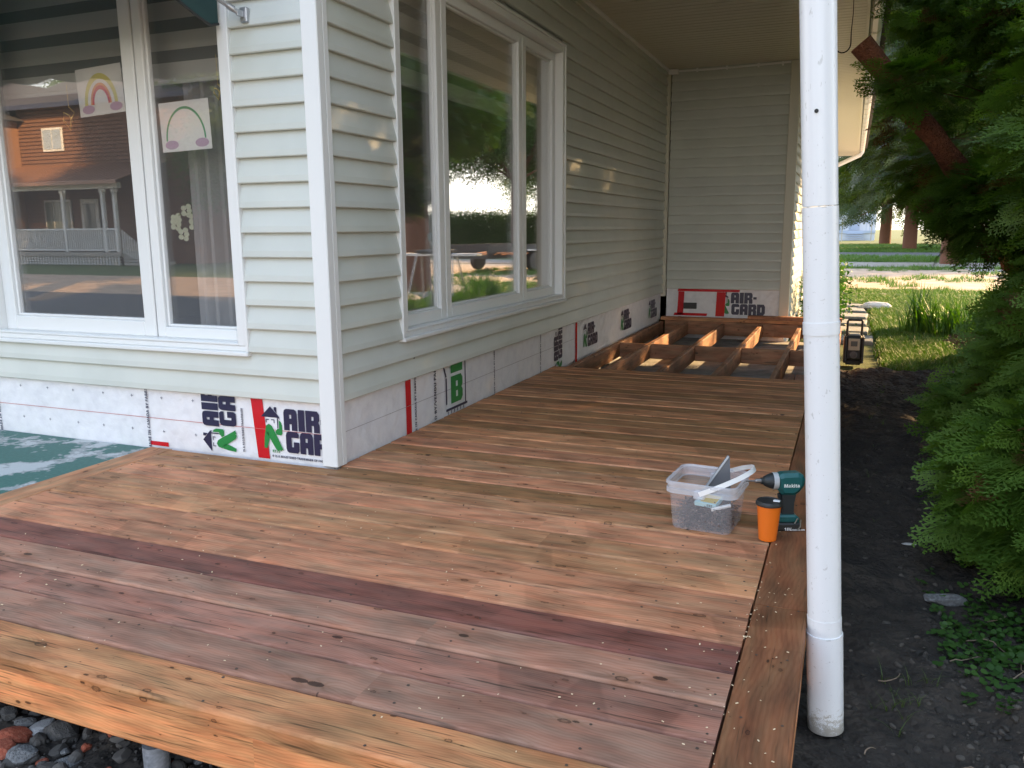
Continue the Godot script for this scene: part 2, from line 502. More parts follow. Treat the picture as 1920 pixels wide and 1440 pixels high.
func painted_slab() -> void:
	# old concrete landing with worn green paint
	var W := 512; var H := 512
	var im := Image.create(W, H, false, Image.FORMAT_RGB8)
	var a := noise(0.011, FastNoiseLite.TYPE_SIMPLEX_SMOOTH, 5, 15)
	var f := noise(0.08, FastNoiseLite.TYPE_SIMPLEX_SMOOTH, 4, 16)
	for y in H:
		for x in W:
			var q := a.get_noise_2d(x, y) + 0.25 * f.get_noise_2d(x, y)
			var worn := smoothstep(0.10, 0.14, q)
			var g := f.get_noise_2d(x * 2.0 + 50.0, y * 2.0)
			var paint := Color(0.022, 0.115, 0.095).lerp(Color(0.04, 0.15, 0.13), clampf(0.5 + g, 0, 1))
			var bare := Color(0.24, 0.27, 0.27).lerp(Color(0.36, 0.38, 0.38), clampf(0.5 + g, 0, 1))
			if q > 0.31: bare = bare.lerp(Color(0.55, 0.57, 0.57), 0.7)
			im.set_pixel(x, y, paint.lerp(bare, worn).linear_to_srgb())
	var m := StandardMaterial3D.new()
	m.albedo_texture = ImageTexture.create_from_image(im)
	m.roughness = 0.55
	m.uv1_triplanar = true; m.uv1_world_triplanar = true; m.uv1_scale = Vector3.ONE * 0.55; m.uv1_offset = Vector3(0.37, 0, 0.15)
	var b := MB.new()
	b.cbox(Vector3(-3.6, -0.33, -0.03), Vector3(-1.075, -0.012, 1.9), 0.012)
	structure("concrete_landing", b, m)
	var p := MB.new()
	p.box(Vector3(-0.02, -0.40, -6.72), Vector3(1.72, -0.235, -2.2))
	structure("concrete_pad", p, M.concrete)

# ---------------------------------------------------------------- lettering printed on the wrap
func letter(ch: String) -> Array:
	# heavy block letters on a unit square: convex pieces that meet without overlap
	var q := 0.2
	var L := [Vector2(0, 0), Vector2(.42, 0), Vector2(.42, 1), Vector2(0, 1)]
	var Lr := [Vector2(0, 0), Vector2(.42, 0), Vector2(.42, 1), Vector2(q, 1), Vector2(0.06, .94), Vector2(0, 1 - q)]
	var Rr := [Vector2(.58, 0), Vector2(1, 0), Vector2(1, 1 - q), Vector2(.94, .94), Vector2(1 - q, 1), Vector2(.58, 1)]
	var R2 := func(a, b, c, d): return [Vector2(a, b), Vector2(c, b), Vector2(c, d), Vector2(a, d)]
	match ch:
		"A": return [Lr, Rr, R2.call(.42, .74, .58, 1), R2.call(.42, .3, .58, .56)]
		"I": return [R2.call(0, 0, 1, 1)]
		"-": return [R2.call(0, .4, 1, .62)]
		"R": return [L, [Vector2(.58, .5), Vector2(.92, .5), Vector2(1, .58), Vector2(1, .85), Vector2(.85, 1), Vector2(.58, 1)], [Vector2(.58, 0), Vector2(1, 0), Vector2(1, .36), Vector2(.92, .5), Vector2(.58, .5)], R2.call(.42, .74, .58, 1), R2.call(.42, .32, .58, .56)]
		"G": return [[Vector2(0, q), Vector2(.06, .06), Vector2(q, 0), Vector2(.42, 0), Vector2(.42, 1), Vector2(q, 1), Vector2(.06, .94), Vector2(0, 1 - q)], [Vector2(.42, .72), Vector2(1, .72), Vector2(1, .88), Vector2(.88, 1), Vector2(.42, 1)], [Vector2(.42, 0), Vector2(.88, 0), Vector2(1, .12), Vector2(1, .28), Vector2(.42, .28)], R2.call(.58, .28, 1, .52)]
		"D": return [L, [Vector2(.58, 0), Vector2(.82, 0), Vector2(1, q), Vector2(1, 1 - q), Vector2(.82, 1), Vector2(.58, 1)], R2.call(.42, .72, .58, 1), R2.call(.42, 0, .58, .28)]
		"B": return [L, [Vector2(.58, .5), Vector2(.9, .5), Vector2(1, .6), Vector2(1, .85), Vector2(.85, 1), Vector2(.58, 1)], [Vector2(.58, 0), Vector2(.85, 0), Vector2(1, .15), Vector2(1, .4), Vector2(.9, .5), Vector2(.58, .5)], R2.call(.42, .78, .58, 1), R2.call(.42, .42, .58, .58), R2.call(.42, 0, .58, .2)]
	return []

func put_letter(b: MB, ch: String, x: float, y: float, w: float, h: float, f: Transform3D, xmax := 9.0) -> void:
	for pc in letter(ch):
		var pts := []
		for p in pc: pts.append(f * Vector3(minf(x + p.x * w, xmax), y + p.y * h, 0))
		b.poly(pts, f.basis.z.normalized())

func flat_poly(b: MB, pts: Array, f: Transform3D) -> void:
	var pv := PackedVector2Array(pts)
	var ids := Geometry2D.triangulate_polygon(pv)
	for q in range(0, ids.size(), 3):
		b.tri(f * Vector3(pv[ids[q]].x, pv[ids[q]].y, 0), f * Vector3(pv[ids[q + 1]].x, pv[ids[q + 1]].y, 0), f * Vector3(pv[ids[q + 2]].x, pv[ids[q + 2]].y, 0), f.basis.z.normalized())

func wrap_logo(parent: Node3D, f: Transform3D, s := 1.0, xmax := 9.0, emblem := true) -> void:
	f = f * Transform3D(Basis.from_scale(Vector3(s, s, 1)), Vector3.ZERO)
	var b := MB.new()
	var x := 0.135
	for ch in ["A", "I", "R", "-"]:
		var w: float = {"A": .072, "I": .034, "R": .072, "-": .03}[ch]
		if x < xmax: put_letter(b, ch, x, .115, w, .098, f, xmax)
		x += w + .006
	x = 0.142
	for ch in ["G", "A", "R", "D"]:
		var w := .07
		if x < xmax: put_letter(b, ch, x, .012, w, .098, f, xmax)
		x += w + .005
	part(parent, "printed_lettering", b, M.navy)
	if not emblem: return
	# a house roof and chimney over a knotted green scarf
	var r := MB.new()
	flat_poly(r, [Vector2(.015, .168), Vector2(.105, .168), Vector2(.112, .158), Vector2(.112, .172), Vector2(.064, .218), Vector2(.010, .168)], f)
	flat_poly(r, [Vector2(.084, .203), Vector2(.084, .216), Vector2(.098, .216), Vector2(.098, .188)], f)
	flat_poly(r, [Vector2(.098, .12), Vector2(.103, .12), Vector2(.103, .168), Vector2(.098, .168)], f)
	flat_poly(r, [Vector2(.036, .155), Vector2(.054, .155), Vector2(.054, .159), Vector2(.036, .159)], f)
	flat_poly(r, [Vector2(.036, .142), Vector2(.040, .142), Vector2(.040, .155), Vector2(.036, .155)], f)
	flat_poly(r, [Vector2(.066, .155), Vector2(.084, .155), Vector2(.084, .159), Vector2(.066, .159)], f)
	flat_poly(r, [Vector2(.080, .142), Vector2(.084, .142), Vector2(.084, .155), Vector2(.080, .155)], f)
	part(parent, "printed_emblem", r, M.navy)
	var g := MB.new()
	flat_poly(g, [Vector2(.030, .104), Vector2(.036, .128), Vector2(.052, .137), Vector2(.068, .128), Vector2(.082, .104), Vector2(.126, .018), Vector2(.118, .022), Vector2(.112, .014), Vector2(.106, .021), Vector2(.099, .014), Vector2(.084, .022), Vector2(.054, .070), Vector2(.040, .095)], f)
	flat_poly(g, [Vector2(.030, .101), Vector2(.045, .096), Vector2(.054, .081), Vector2(.050, .060), Vector2(.036, .022), Vector2(.020, .024), Vector2(.024, .07)], f)
	flat_poly(g, [Vector2(.085, .104), Vector2(.096, .114), Vector2(.096, .118), Vector2(.107, .118), Vector2(.107, .158), Vector2(.118, .150), Vector2(.124, .135), Vector2(.124, .096), Vector2(.116, .088), Vector2(.092, .090)], f)
	part(parent, "printed_scarf", g, M.green)

func words(parent: Node3D, called: String, text: String, height: float, f: Transform3D, m: Material, bold := true, serif := false) -> void:
	var tm := TextMesh.new()
	var sf := SystemFont.new()
	sf.font_names = PackedStringArray(["Droid Serif" if serif else "Droid Sans"])
	sf.font_weight = 700 if bold else 400
	tm.font = sf
	tm.text = text; tm.font_size = 32; tm.pixel_size = height / 24.0; tm.depth = 0.0006
	tm.horizontal_alignment = HORIZONTAL_ALIGNMENT_LEFT
	var o := MeshInstance3D.new()
	o.name = called; o.mesh = tm; o.material_override = m
	parent.add_child(o, true)
	o.transform = f

# ---------------------------------------------------------------- house
# a frame on a wall: local x runs to the right as seen from outside, y up, z out
func wallframe(origin: Vector3, right: Vector3) -> Transform3D:
	return Transform3D(Basis(right, Vector3.UP, right.cross(Vector3.UP)), origin)

func course(f: Transform3D, x0: float, x1: float, y: float, round0 := false) -> MB:
	var b := MB.new()
	var tn := rng.randf_range(.955, 1.0)
	b.col = Color(tn, tn, tn * rng.randf_range(.97, 1.0))
	var wob := rng.randf_range(-0.0012, 0.0012)
	var pr := [Vector2(0.0, 0.0), Vector2(0.0235 + wob, 0.0), Vector2(0.0262 + wob, 0.004), Vector2(0.0235 + wob, 0.028), Vector2(0.0015, COURSE + 0.006), Vector2(0.0, COURSE + 0.006)]
	for k in 5:
		var p: Vector2 = pr[k]; var q: Vector2 = pr[k + 1]
		var A := f * Vector3(x0, y + p.y, p.x); var B := f * Vector3(x1, y + p.y, p.x); var C := f * Vector3(x1, y + q.y, q.x); var D := f * Vector3(x0, y + q.y, q.x)
		b.quad(A, B, C, D, f.basis * Vector3(0, -(q.x - p.x), q.y - p.y))
	for xx in [x0, x1]:
		b.poly(pr.map(func(p): return f * Vector3(xx, y + p.y, p.x)), f.basis.x * (-1.0 if xx == x0 else 1.0))
	return b

func sided_wall(h: Node3D, called: String, f: Transform3D, x0: float, x1: float, ybot: float, ytop: float, hole := Rect2()) -> Node3D:
	var w := MB.new()
	var wl := f * Transform3D(Basis.IDENTITY, Vector3.ZERO)
	if hole.size.x > 0:
		w.box(Vector3(x0, GROUND - 0.1, -0.14), Vector3(hole.position.x, ytop, -0.012), wl)
		w.box(Vector3(hole.end.x, GROUND - 0.1, -0.14), Vector3(x1, ytop, -0.012), wl)
		w.box(Vector3(hole.position.x, GROUND - 0.1, -0.14), Vector3(hole.end.x, hole.position.y, -0.012), wl)
		w.box(Vector3(hole.position.x, hole.end.y, -0.14), Vector3(hole.end.x, ytop, -0.012), wl)
	else:
		w.box(Vector3(x0, GROUND - 0.1, -0.14), Vector3(x1, ytop, -0.012), wl)
	var wall := part(h, called, w, M.wrap)
	var y := ybot
	while y < ytop - 0.01:
		var spans := [[x0, x1]]
		if hole.size.x > 0 and y + COURSE > hole.position.y + 0.02 and y < hole.end.y - 0.02:
			spans = [[x0, hole.position.x - 0.004], [hole.end.x + 0.004, x1]]
		for s in spans:
			if s[1] - s[0] > 0.02: part(wall, "siding_course", course(f, s[0], s[1], y), M.siding)
		y += COURSE
	return wall

func rect_frame(f: Transform3D, x0: float, x1: float, y0: float, y1: float, w: float, z0: float, z1: float, wb := -1.0) -> MB:
	var b := MB.new()
	if wb < 0: wb = w
	var ch := 0.004
	b.cbox(Vector3(x0, y0, z0), Vector3(x0 + w, y1, z1), ch, f)
	b.cbox(Vector3(x1 - w, y0, z0), Vector3(x1, y1, z1), ch, f)
	b.cbox(Vector3(x0 + w, y0, z0), Vector3(x1 - w, y0 + wb, z1), ch, f)
	b.cbox(Vector3(x0 + w, y1 - w, z0), Vector3(x1 - w, y1, z1), ch, f)
	return b

func window(h: Node3D, f: Transform3D, x0: float, x1: float, y0: float, y1: float, sashes: Array) -> void:
	var win := group_part(h, "window")
	part(win, "frame", rect_frame(f, x0, x1, y0 + 0.045, y1, 0.045, -0.15, 0.024, 0.012), M.trim)
	var lip := MB.new()
	lip.cbox(Vector3(x0 - 0.018, y0 + 0.02, -0.01), Vector3(x0, y1 + 0.018, 0.031), 0.003, f)
	lip.cbox(Vector3(x1, y0 + 0.02, -0.01), Vector3(x1 + 0.018, y1 + 0.018, 0.031), 0.003, f)
	lip.cbox(Vector3(x0, y1, -0.01), Vector3(x1, y1 + 0.018, 0.031), 0.003, f)
	part(win, "casing", lip, M.trim)
	var sl := MB.new()
	sl.cbox(Vector3(x0 - 0.018, y0, -0.012), Vector3(x1 + 0.018, y0 + 0.02, 0.040), 0.004, f)
	sl.cbox(Vector3(x0, y0 + 0.02, -0.03), Vector3(x1, y0 + 0.045, 0.020), 0.004, f)
	part(win, "sill", sl, M.trim)
	for s in sashes:
		part(win, "sash", rect_frame(f, s[0], s[1], y0 + 0.057, y1 - 0.045, s[2], -0.085, -0.036), M.trim)
		part(win, "glazing_bead", rect_frame(f, s[0] + s[2], s[1] - s[2], y0 + 0.057 + s[2], y1 - 0.045 - s[2], 0.012, -0.080, -0.052), M.trim)
		for z in [-0.058, -0.069, -0.080]:
			var g := MB.new()
			g.box(Vector3(s[0] + s[2] - 0.004, y0 + 0.057 + s[2] - 0.004, z - 0.003), Vector3(s[1] - s[2] + 0.004, y1 - 0.045 - s[2] + 0.004, z), f)
			part(win, "pane", g, M.glass)

var fA := Transform3D()
var fB := Transform3D()
var fF := Transform3D()
var fC := Transform3D()

func make_house() -> void:
	fA = wallframe(Vector3(0, 0, -0.03), Vector3(1, 0, 0))      # front wall, x as world x
	fB = wallframe(Vector3(-0.03, 0, 0), Vector3(0, 0, -1))     # side wall, x = -z
	fF = wallframe(Vector3(0, 0, -6.75), Vector3(1, 0, 0))      # jog wall
	fC = wallframe(Vector3(1.37, 0, 0), Vector3(0, 0, -1))
	var h := thing("house", "single storey house with pale grey green siding and white windows", "house")
	var yb := 0.28
	sided_wall(h, "front_wall", fA, -8.0, -0.03, yb, SOFFIT, Rect2(-2.10, 0.47, 1.645, 1.85))
	sided_wall(h, "side_wall", fB, 0.03, 6.70, yb, SOFFIT, Rect2(0.625, 0.475, 2.475, 1.845))
	sided_wall(h, "jog_wall", fF, 0.03, 1.32, 0.33, SOFFIT)
	sided_wall(h, "rear_side_wall", fC, 6.80, 19.0, -0.05, SOFFIT)
	# corner posts: L shaped
	var cp := MB.new()
	cp.cbox(Vector3(-0.078, 0.002, -0.045), Vector3(0.0, SOFFIT, 0.0), 0.004)
	cp.cbox(Vector3(-0.045, 0.002, -0.078), Vector3(-0.0005, SOFFIT, -0.046), 0.002)
	part(h, "corner_post", cp, M.trim)
	var cq := MB.new()
	cq.cbox(Vector3(1.295, -0.02, -6.80), Vector3(1.398, SOFFIT, -6.722), 0.004)
	part(h, "corner_post", cq, M.soffit)
	bpart(h, "inside_corner_trim", Vector3(-0.03, 0.24, -6.752), Vector3(0.022, SOFFIT, -6.70), M.soffit, 0.003)
	# windows
	window(h, fA, -2.095, -0.459, 0.47, 2.315, [[-2.05, -1.032, 0.072], [-1.024, -0.504, 0.05]])
	window(h, fB, 0.63, 3.095, 0.475, 2.315, [[0.675, 1.215, 0.062], [1.223, 2.388, 0.062], [2.396, 3.05, 0.062]])
	# dim rooms behind
	var rm := MB.new()
	rm.box(Vector3(-6.2, -0.2, -6.0), Vector3(-0.16, -0.1, -0.17)); rm.box(Vector3(-6.2, 2.5, -6.0), Vector3(-0.16, 2.6, -0.17))
	rm.box(Vector3(-6.3, -0.1, -6.0), Vector3(-6.2, 2.5, -0.17)); rm.box(Vector3(-6.2, -0.1, -6.1), Vector3(-0.16, 2.5, -6.0))
	part(h, "room", rm, M.room)
	# house back walls, so that light enters only through the windows
	var bk := MB.new()
	bk.box(Vector3(-8.1, GROUND, -19.0), Vector3(-8.0, SOFFIT, -0.16)); bk.box(Vector3(-8.1, GROUND, -19.1), Vector3(1.4, SOFFIT, -19.0))
	part(h, "back_wall", bk, M.siding)
	# wrap showing under the siding
	make_wrap(h)
	# roof, soffit, gutter
	var z := 0.42
	while z > -19.6:
		var b := MB.new()
		var x0 := 0.0 if z > -6.6 else 0.6
		var wz := 0.3
		var x1 := 2.0
		for k in 3:
			var za := z - wz * k / 3.0; var zb := z - wz * (k + 1) / 3.0 + 0.012
			b.box(Vector3(-0.012 if z > -6.6 else 1.358, SOFFIT, zb), Vector3(x1, SOFFIT + 0.014, za))
			b.box(Vector3(-0.012 if z > -6.6 else 1.358, SOFFIT + 0.006, zb - 0.012), Vector3(x1, SOFFIT + 0.014, zb))
		part(h, "soffit_panel", b, M.soffit)
		z -= wz + 0.003
	var rf := MB.new()
	rf.box(Vector3(-8.5, SOFFIT + 0.02, -19.7), Vector3(2.03, SOFFIT + 0.16, 0.44))
	var r0 := Vector3(2.2, SOFFIT + 0.16, 0.5); var r1 := Vector3(2.2, SOFFIT + 0.16, -19.8); var q0 := Vector3(-3.2, 4.6, 0.5); var q1 := Vector3(-3.2, 4.6, -19.8)
	var s0 := Vector3(-8.7, SOFFIT + 0.16, 0.5); var s1 := Vector3(-8.7, SOFFIT + 0.16, -19.8)
	rf.quad(r0, r1, q1, q0, Vector3.UP); rf.quad(s0, q0, q1, s1, Vector3.UP)
	rf.tri(r0, q0, s0, Vector3.BACK); rf.tri(r1, q1, s1, Vector3.FORWARD); rf.quad(r0, s0, s1, r1, Vector3.DOWN)
	part(h, "roof", rf, M.shingle)
	bpart(h, "eave_trim", Vector3(2.0, SOFFIT - 0.012, -19.7), Vector3(2.03, SOFFIT + 0.15, 0.44), M.soffit, 0.003)
	var gut := MB.new()
	var gp := [Vector2(2.035, 2.90), Vector2(2.035, 2.79), Vector2(2.06, 2.775), Vector2(2.10, 2.775), Vector2(2.125, 2.80), Vector2(2.14, 2.83), Vector2(2.14, 2.90)]
	var zz := 0.42
	for k in gp.size() - 1:
		gut.quad(Vector3(gp[k].x, gp[k].y, 0.42), Vector3(gp[k + 1].x, gp[k + 1].y, 0.42), Vector3(gp[k + 1].x, gp[k + 1].y, -19.6), Vector3(gp[k].x, gp[k].y, -19.6), Vector3(gp[k].x - 2.085, gp[k].y - 2.86, 0) + Vector3(gp[k + 1].x - 2.085, gp[k + 1].y - 2.86, 0))
	part(h, "gutter", gut, M.white)
	zz = -1.0
	while zz > -19.0: # straps round the gutter
		var st := MB.new()
		for k in gp.size() - 1:
			var a: Vector2 = gp[k]; var c: Vector2 = gp[k + 1]
			var ca := Vector2(2.085, 2.86)
			var a2 := a + (a - ca).normalized() * 0.005; var c2 := c + (c - ca).normalized() * 0.005
			st.quad(Vector3(a2.x, a2.y, zz), Vector3(c2.x, c2.y, zz), Vector3(c2.x, c2.y, zz - 0.05), Vector3(a2.x, a2.y, zz - 0.05), Vector3(a2.x + c2.x - 4.17, a2.y + c2.y - 5.72, 0))
		part(h, "gutter_strap", st, M.soffit)
		zz -= 0.6
	var ds := MB.new()
	ds.tube([Vector3(2.09, 2.78, -18.9), Vector3(2.05, 2.70, -18.9), Vector3(1.52, 2.46, -18.9), Vector3(1.48, 2.40, -18.9), Vector3(1.48, -0.2, -18.9)], [.05, .05, .05, .05, .05], 10)
	part(h, "rear_downpipe", ds, M.white)
	# trim strip along the wall top, thin cable and its box on the jog wall
	bpart(h, "soffit_trim", Vector3(-0.018, SOFFIT - 0.03, -6.70), Vector3(0.008, SOFFIT - 0.001, 0.0), M.white, 0.003)
	var cab := MB.new()
	cab.tube([Vector3(0.05, 2.735, -6.725), Vector3(0.5, 2.730, -6.725), Vector3(0.9, 2.735, -6.725), Vector3(1.29, 2.742, -6.725)], [.011, .011, .011, .011], 8)
	part(h, "cable", cab, M.white)
	for x in [0.3, 0.62, 0.95, 1.2]:
		bpart(h, "cable_clip", Vector3(x, 2.712, -6.735), Vector3(x + 0.02, 2.752, -6.708), M.white, 0.002)
	bpart(h, "cable_box", Vector3(0.0, 2.70, -6.735), Vector3(0.11, 2.75, -6.66), M.white, 0.006)

func make_wrap(h: Node3D) -> void:
	# the printed sheet under the siding, each sheet a little baggy
	var nz := noise(2.2, FastNoiseLite.TYPE_SIMPLEX_SMOOTH, 3, 31)
	var mk := func(f: Transform3D, x0: float, x1: float, y0: float, y1: float) -> MB:
		var b := MB.new()
		var nx := int((x1 - x0) / 0.035); var ny := 10
		var zf := func(x: float, y: float) -> float: return (nz.get_noise_2d(x * 1.6 + y * 2.2, y * 1.5 - x * 0.8) * 0.004 + nz.get_noise_2d(x * 5.0 + y * 7.0, y * 3.0) * 0.0012) + 0.001
		for k in ny + 1:
			for q in nx + 1:
				var x := lerpf(x0, x1, float(q) / nx); var y := lerpf(y0, y1, float(k) / ny)
				var z: float = zf.call(x, y)
				var nn := Vector3(z - zf.call(x + 0.01, y), z - zf.call(x, y + 0.01), 0.01).normalized()
				b.v.append(f * Vector3(x, y, z)); b.n.append(f.basis * nn); b.t.append(Vector2(x, y)); b.c.append(Color.WHITE)
		for k in ny:
			for q in nx:
				var a := k * (nx + 1) + q
				b.i.append_array([a, a + nx + 2, a + 1, a, a + nx + 1, a + nx + 2])
		return b
	var out := 0.0062
	# front
	var wa := part(h, "house_wrap", mk.call(fA, -3.6, -0.05, -0.03, 0.33), M.wrap)
	var tape := func(p: Node3D, f: Transform3D, x: float, y0: float, y1: float, w := 0.055, sl := 0.0) -> void:
		var b := MB.new()
		b.quad(f * Vector3(x, y0, out - 0.001), f * Vector3(x + w, y0, out - 0.001), f * Vector3(x + w - sl, y1, out - 0.001), f * Vector3(x - sl, y1, out - 0.001), f.basis.z)
		part(p, "red_tape", b, M.red)
	tape.call(wa, fA, -0.443, 0.001, 0.285, 0.065, 0.025)
	tape.call(wa, fA, -1.09, 0.001, 0.022, 0.115)
	# upright print next to the corner, runs behind the post
	wrap_logo(wa, fA * Transform3D(Basis.IDENTITY, Vector3(-0.425, 0.028, out)), 1.0, 0.352)
	words(wa, "printed_line", "® IS A REGISTERED TRADEMARK OF FABRENE INC.", 0.011, fA * Transform3D(Basis.IDENTITY, Vector3(-0.365, 0.017, out)), M.navy)
	words(wa, "printed_line", "K175", 0.014, fA * Transform3D(Basis.IDENTITY, Vector3(-0.362, 0.040, out)), M.green)
	# print turned on its side
	var up := Basis(Vector3(0, 1, 0), Vector3(-1, 0, 0), Vector3(0, 0, 1))
	wrap_logo(wa, fA * Transform3D(up, Vector3(-0.545, -0.005, out)), 0.98, 0.295)
	words(wa, "printed_line", "IS A REGISTERED TRADEMARK", 0.011, fA * Transform3D(up, Vector3(-0.522, 0.02, out)), M.navy)
	for x in [-1.09, -2.13]:
		words(wa, "printed_line", "MADE IN CANADA BY FABRIQUÉ AU", 0.017, fA * Transform3D(up, Vector3(x, -0.02, out)), M.navy)
	var rl := MB.new()
	rl.quad(fA * Vector3(-2.6, 0.135, out - 0.0004), fA * Vector3(-0.08, 0.137, out - 0.0004), fA * Vector3(-0.08, 0.1395, out - 0.0004), fA * Vector3(-2.6, 0.1375, out - 0.0004), fA.basis.z)
	part(wa, "printed_rule", rl, mat(.5, .12, .12, 0.5))
	var pl := MB.new()
	rng.seed = 5
	for k in 16:
		var x := -1.95 + (k % 8) * 0.19 + rng.randf_range(-.01, .01); var y := 0.24 if k < 8 else 0.075
		if x > -0.8 : continue
		pl.quad(fA * Vector3(x - .007, y - .0012, out), fA * Vector3(x + .007, y - .0012, out), fA * Vector3(x + .007, y + .0012, out), fA * Vector3(x - .007, y + .0012, out), fA.basis.z)
		pl.quad(fA * Vector3(x - .0012, y - .007, out + .0004), fA * Vector3(x + .0012, y - .007, out + .0004), fA * Vector3(x + .0012, y + .007, out + .0004), fA * Vector3(x - .0012, y + .007, out + .0004), fA.basis.z)
	part(wa, "printed_crosses", pl, M.navy)
	# side wall
	var wb := part(h, "house_wrap", mk.call(fB, 0.05, 6.70, -0.03, 0.33), M.wrap)
	tape.call(wb, fB, 0.655, -0.02, 0.30, 0.055)
	tape.call(wb, fB, 3.44, -0.10, 0.30, 0.05)
	words(wb, "printed_line", "MADE IN CANADA BY FABRIQUÉ AU CANADA", 0.018, fB * Transform3D(up, Vector3(0.755, -0.06, out)), M.navy)
	words(wb, "printed_line", "SOLD BY/VENDU PAR", 0.026, fB * Transform3D(up, Vector3(0.975, -0.06, out)), M.navy)
	var gb := MB.new()
	put_letter(gb, "B", 1.165, 0.055, 0.15, 0.155, fB * Transform3D(Basis.IDENTITY, Vector3(0, 0, out)))
	gb.quad(fB * Vector3(1.165, 0.228, out), fB * Vector3(1.315, 0.228, out), fB * Vector3(1.315, 0.28, out), fB * Vector3(1.165, 0.28, out), fB.basis.z)
	part(wb, "printed_lettering", gb, M.green)
	var fr := MB.new()
	for r in [[1.10, .06, 1.115, .21], [1.345, .035, 1.358, .30], [1.10, .020, 1.375, .034], [1.12, 0, 1.128, .019], [1.16, 0, 1.168, .019], [1.20, 0, 1.208, .019], [1.24, 0, 1.248, .019], [1.28, 0, 1.288, .019], [1.32, 0, 1.328, .019]]:
		fr.quad(fB * Vector3(r[0], r[1], out), fB * Vector3(r[2], r[1], out), fB * Vector3(r[2], r[3], out), fB * Vector3(r[0], r[3], out), fB.basis.z)
	fr.quad(fB * Vector3(1.10, .215, out), fB * Vector3(1.115, .215, out), fB * Vector3(1.075, .30, out), fB * Vector3(1.06, .30, out), fB.basis.z)
	part(wb, "printed_frame", fr, M.navy)
	for x in [1.78, 2.62]:
		words(wb, "printed_line", "MADE IN CANADA BY FABRIQUÉ AU", 0.017, fB * Transform3D(up, Vector3(x, -0.02, out)), M.navy)
	wrap_logo(wb, fB * Transform3D(up, Vector3(3.12, -0.10, out)), 0.98, 0.40)
	for x in [3.64, 4.86, 6.05]:
		wrap_logo(wb, fB * Transform3D(Basis.IDENTITY, Vector3(x, 0.02, out)), 1.0)
	var seam := MB.new()
	seam.quad(fB * Vector3(0.06, 0.137, out - .0005), fB * Vector3(3.4, 0.145, out - .0005), fB * Vector3(3.4, 0.147, out - .0005), fB * Vector3(0.06, 0.139, out - .0005), fB.basis.z)
	part(wb, "printed_rule", seam, mat(.25, .22, .22, 0.6))
	# jog wall: a patch taped on with red tape
	var wf := part(h, "house_wrap", mk.call(fF, 0.03, 1.30, -0.03, 0.37), M.wrap)
	for r in [[0.16, .30, .86, .345], [0.16, .03, 0.23, .298], [0.60, .02, 0.70, .298], [0.12, .02, 0.50, .05]]:
		var b := MB.new()
		b.quad(fF * Vector3(r[0], r[1], out + .001), fF * Vector3(r[2], r[1], out + .001), fF * Vector3(r[2] + .01, r[3], out + .001), fF * Vector3(r[0] + .01, r[3], out + .001), fF.basis.z)
		part(wf, "red_tape", b, M.red)
	wrap_logo(wf, fF * Transform3D(Basis.IDENTITY, Vector3(0.60, 0.03, out)), 1.25)
	var vent := MB.new()
	vent.cbox(Vector3(0.235, 0.10, -0.01), Vector3(0.385, 0.17, 0.03), 0.004, fF)
	part(wf, "wall_vent", vent, M.black)

# ---------------------------------------------------------------- deck
func wood_tint(kind: String) -> Color:
	var j := rng.randf_range(0.80, 1.14); var k := rng.randf_range(-0.02, 0.02)
	match kind:
		"tan": return Color(.62 * j, (.295 + k) * j, (.145 + k) * j)
		"pink": return Color(.64 * j, .285 * j, .155 * j)
		"olive": return Color(.47 * j, .235 * j, .105 * j)
		"plum": return Color(.36 * j, .172 * j, .118 * j)
		"grey": return Color(.46 * j, .24 * j, .160 * j)
		"wine": return Color(.28 * j, .108 * j, .078 * j)
		"wet": return Color(.27 * j, .11 * j, .05 * j)
		"gold": return Color(.84 * j, .355 * j, .15 * j)
		"honey": return Color(.74 * j, .34 * j, .15 * j)
		"joist": return Color(.46 * j, .235 * j, .135 * j)
	return Color(.5, .3, .2)

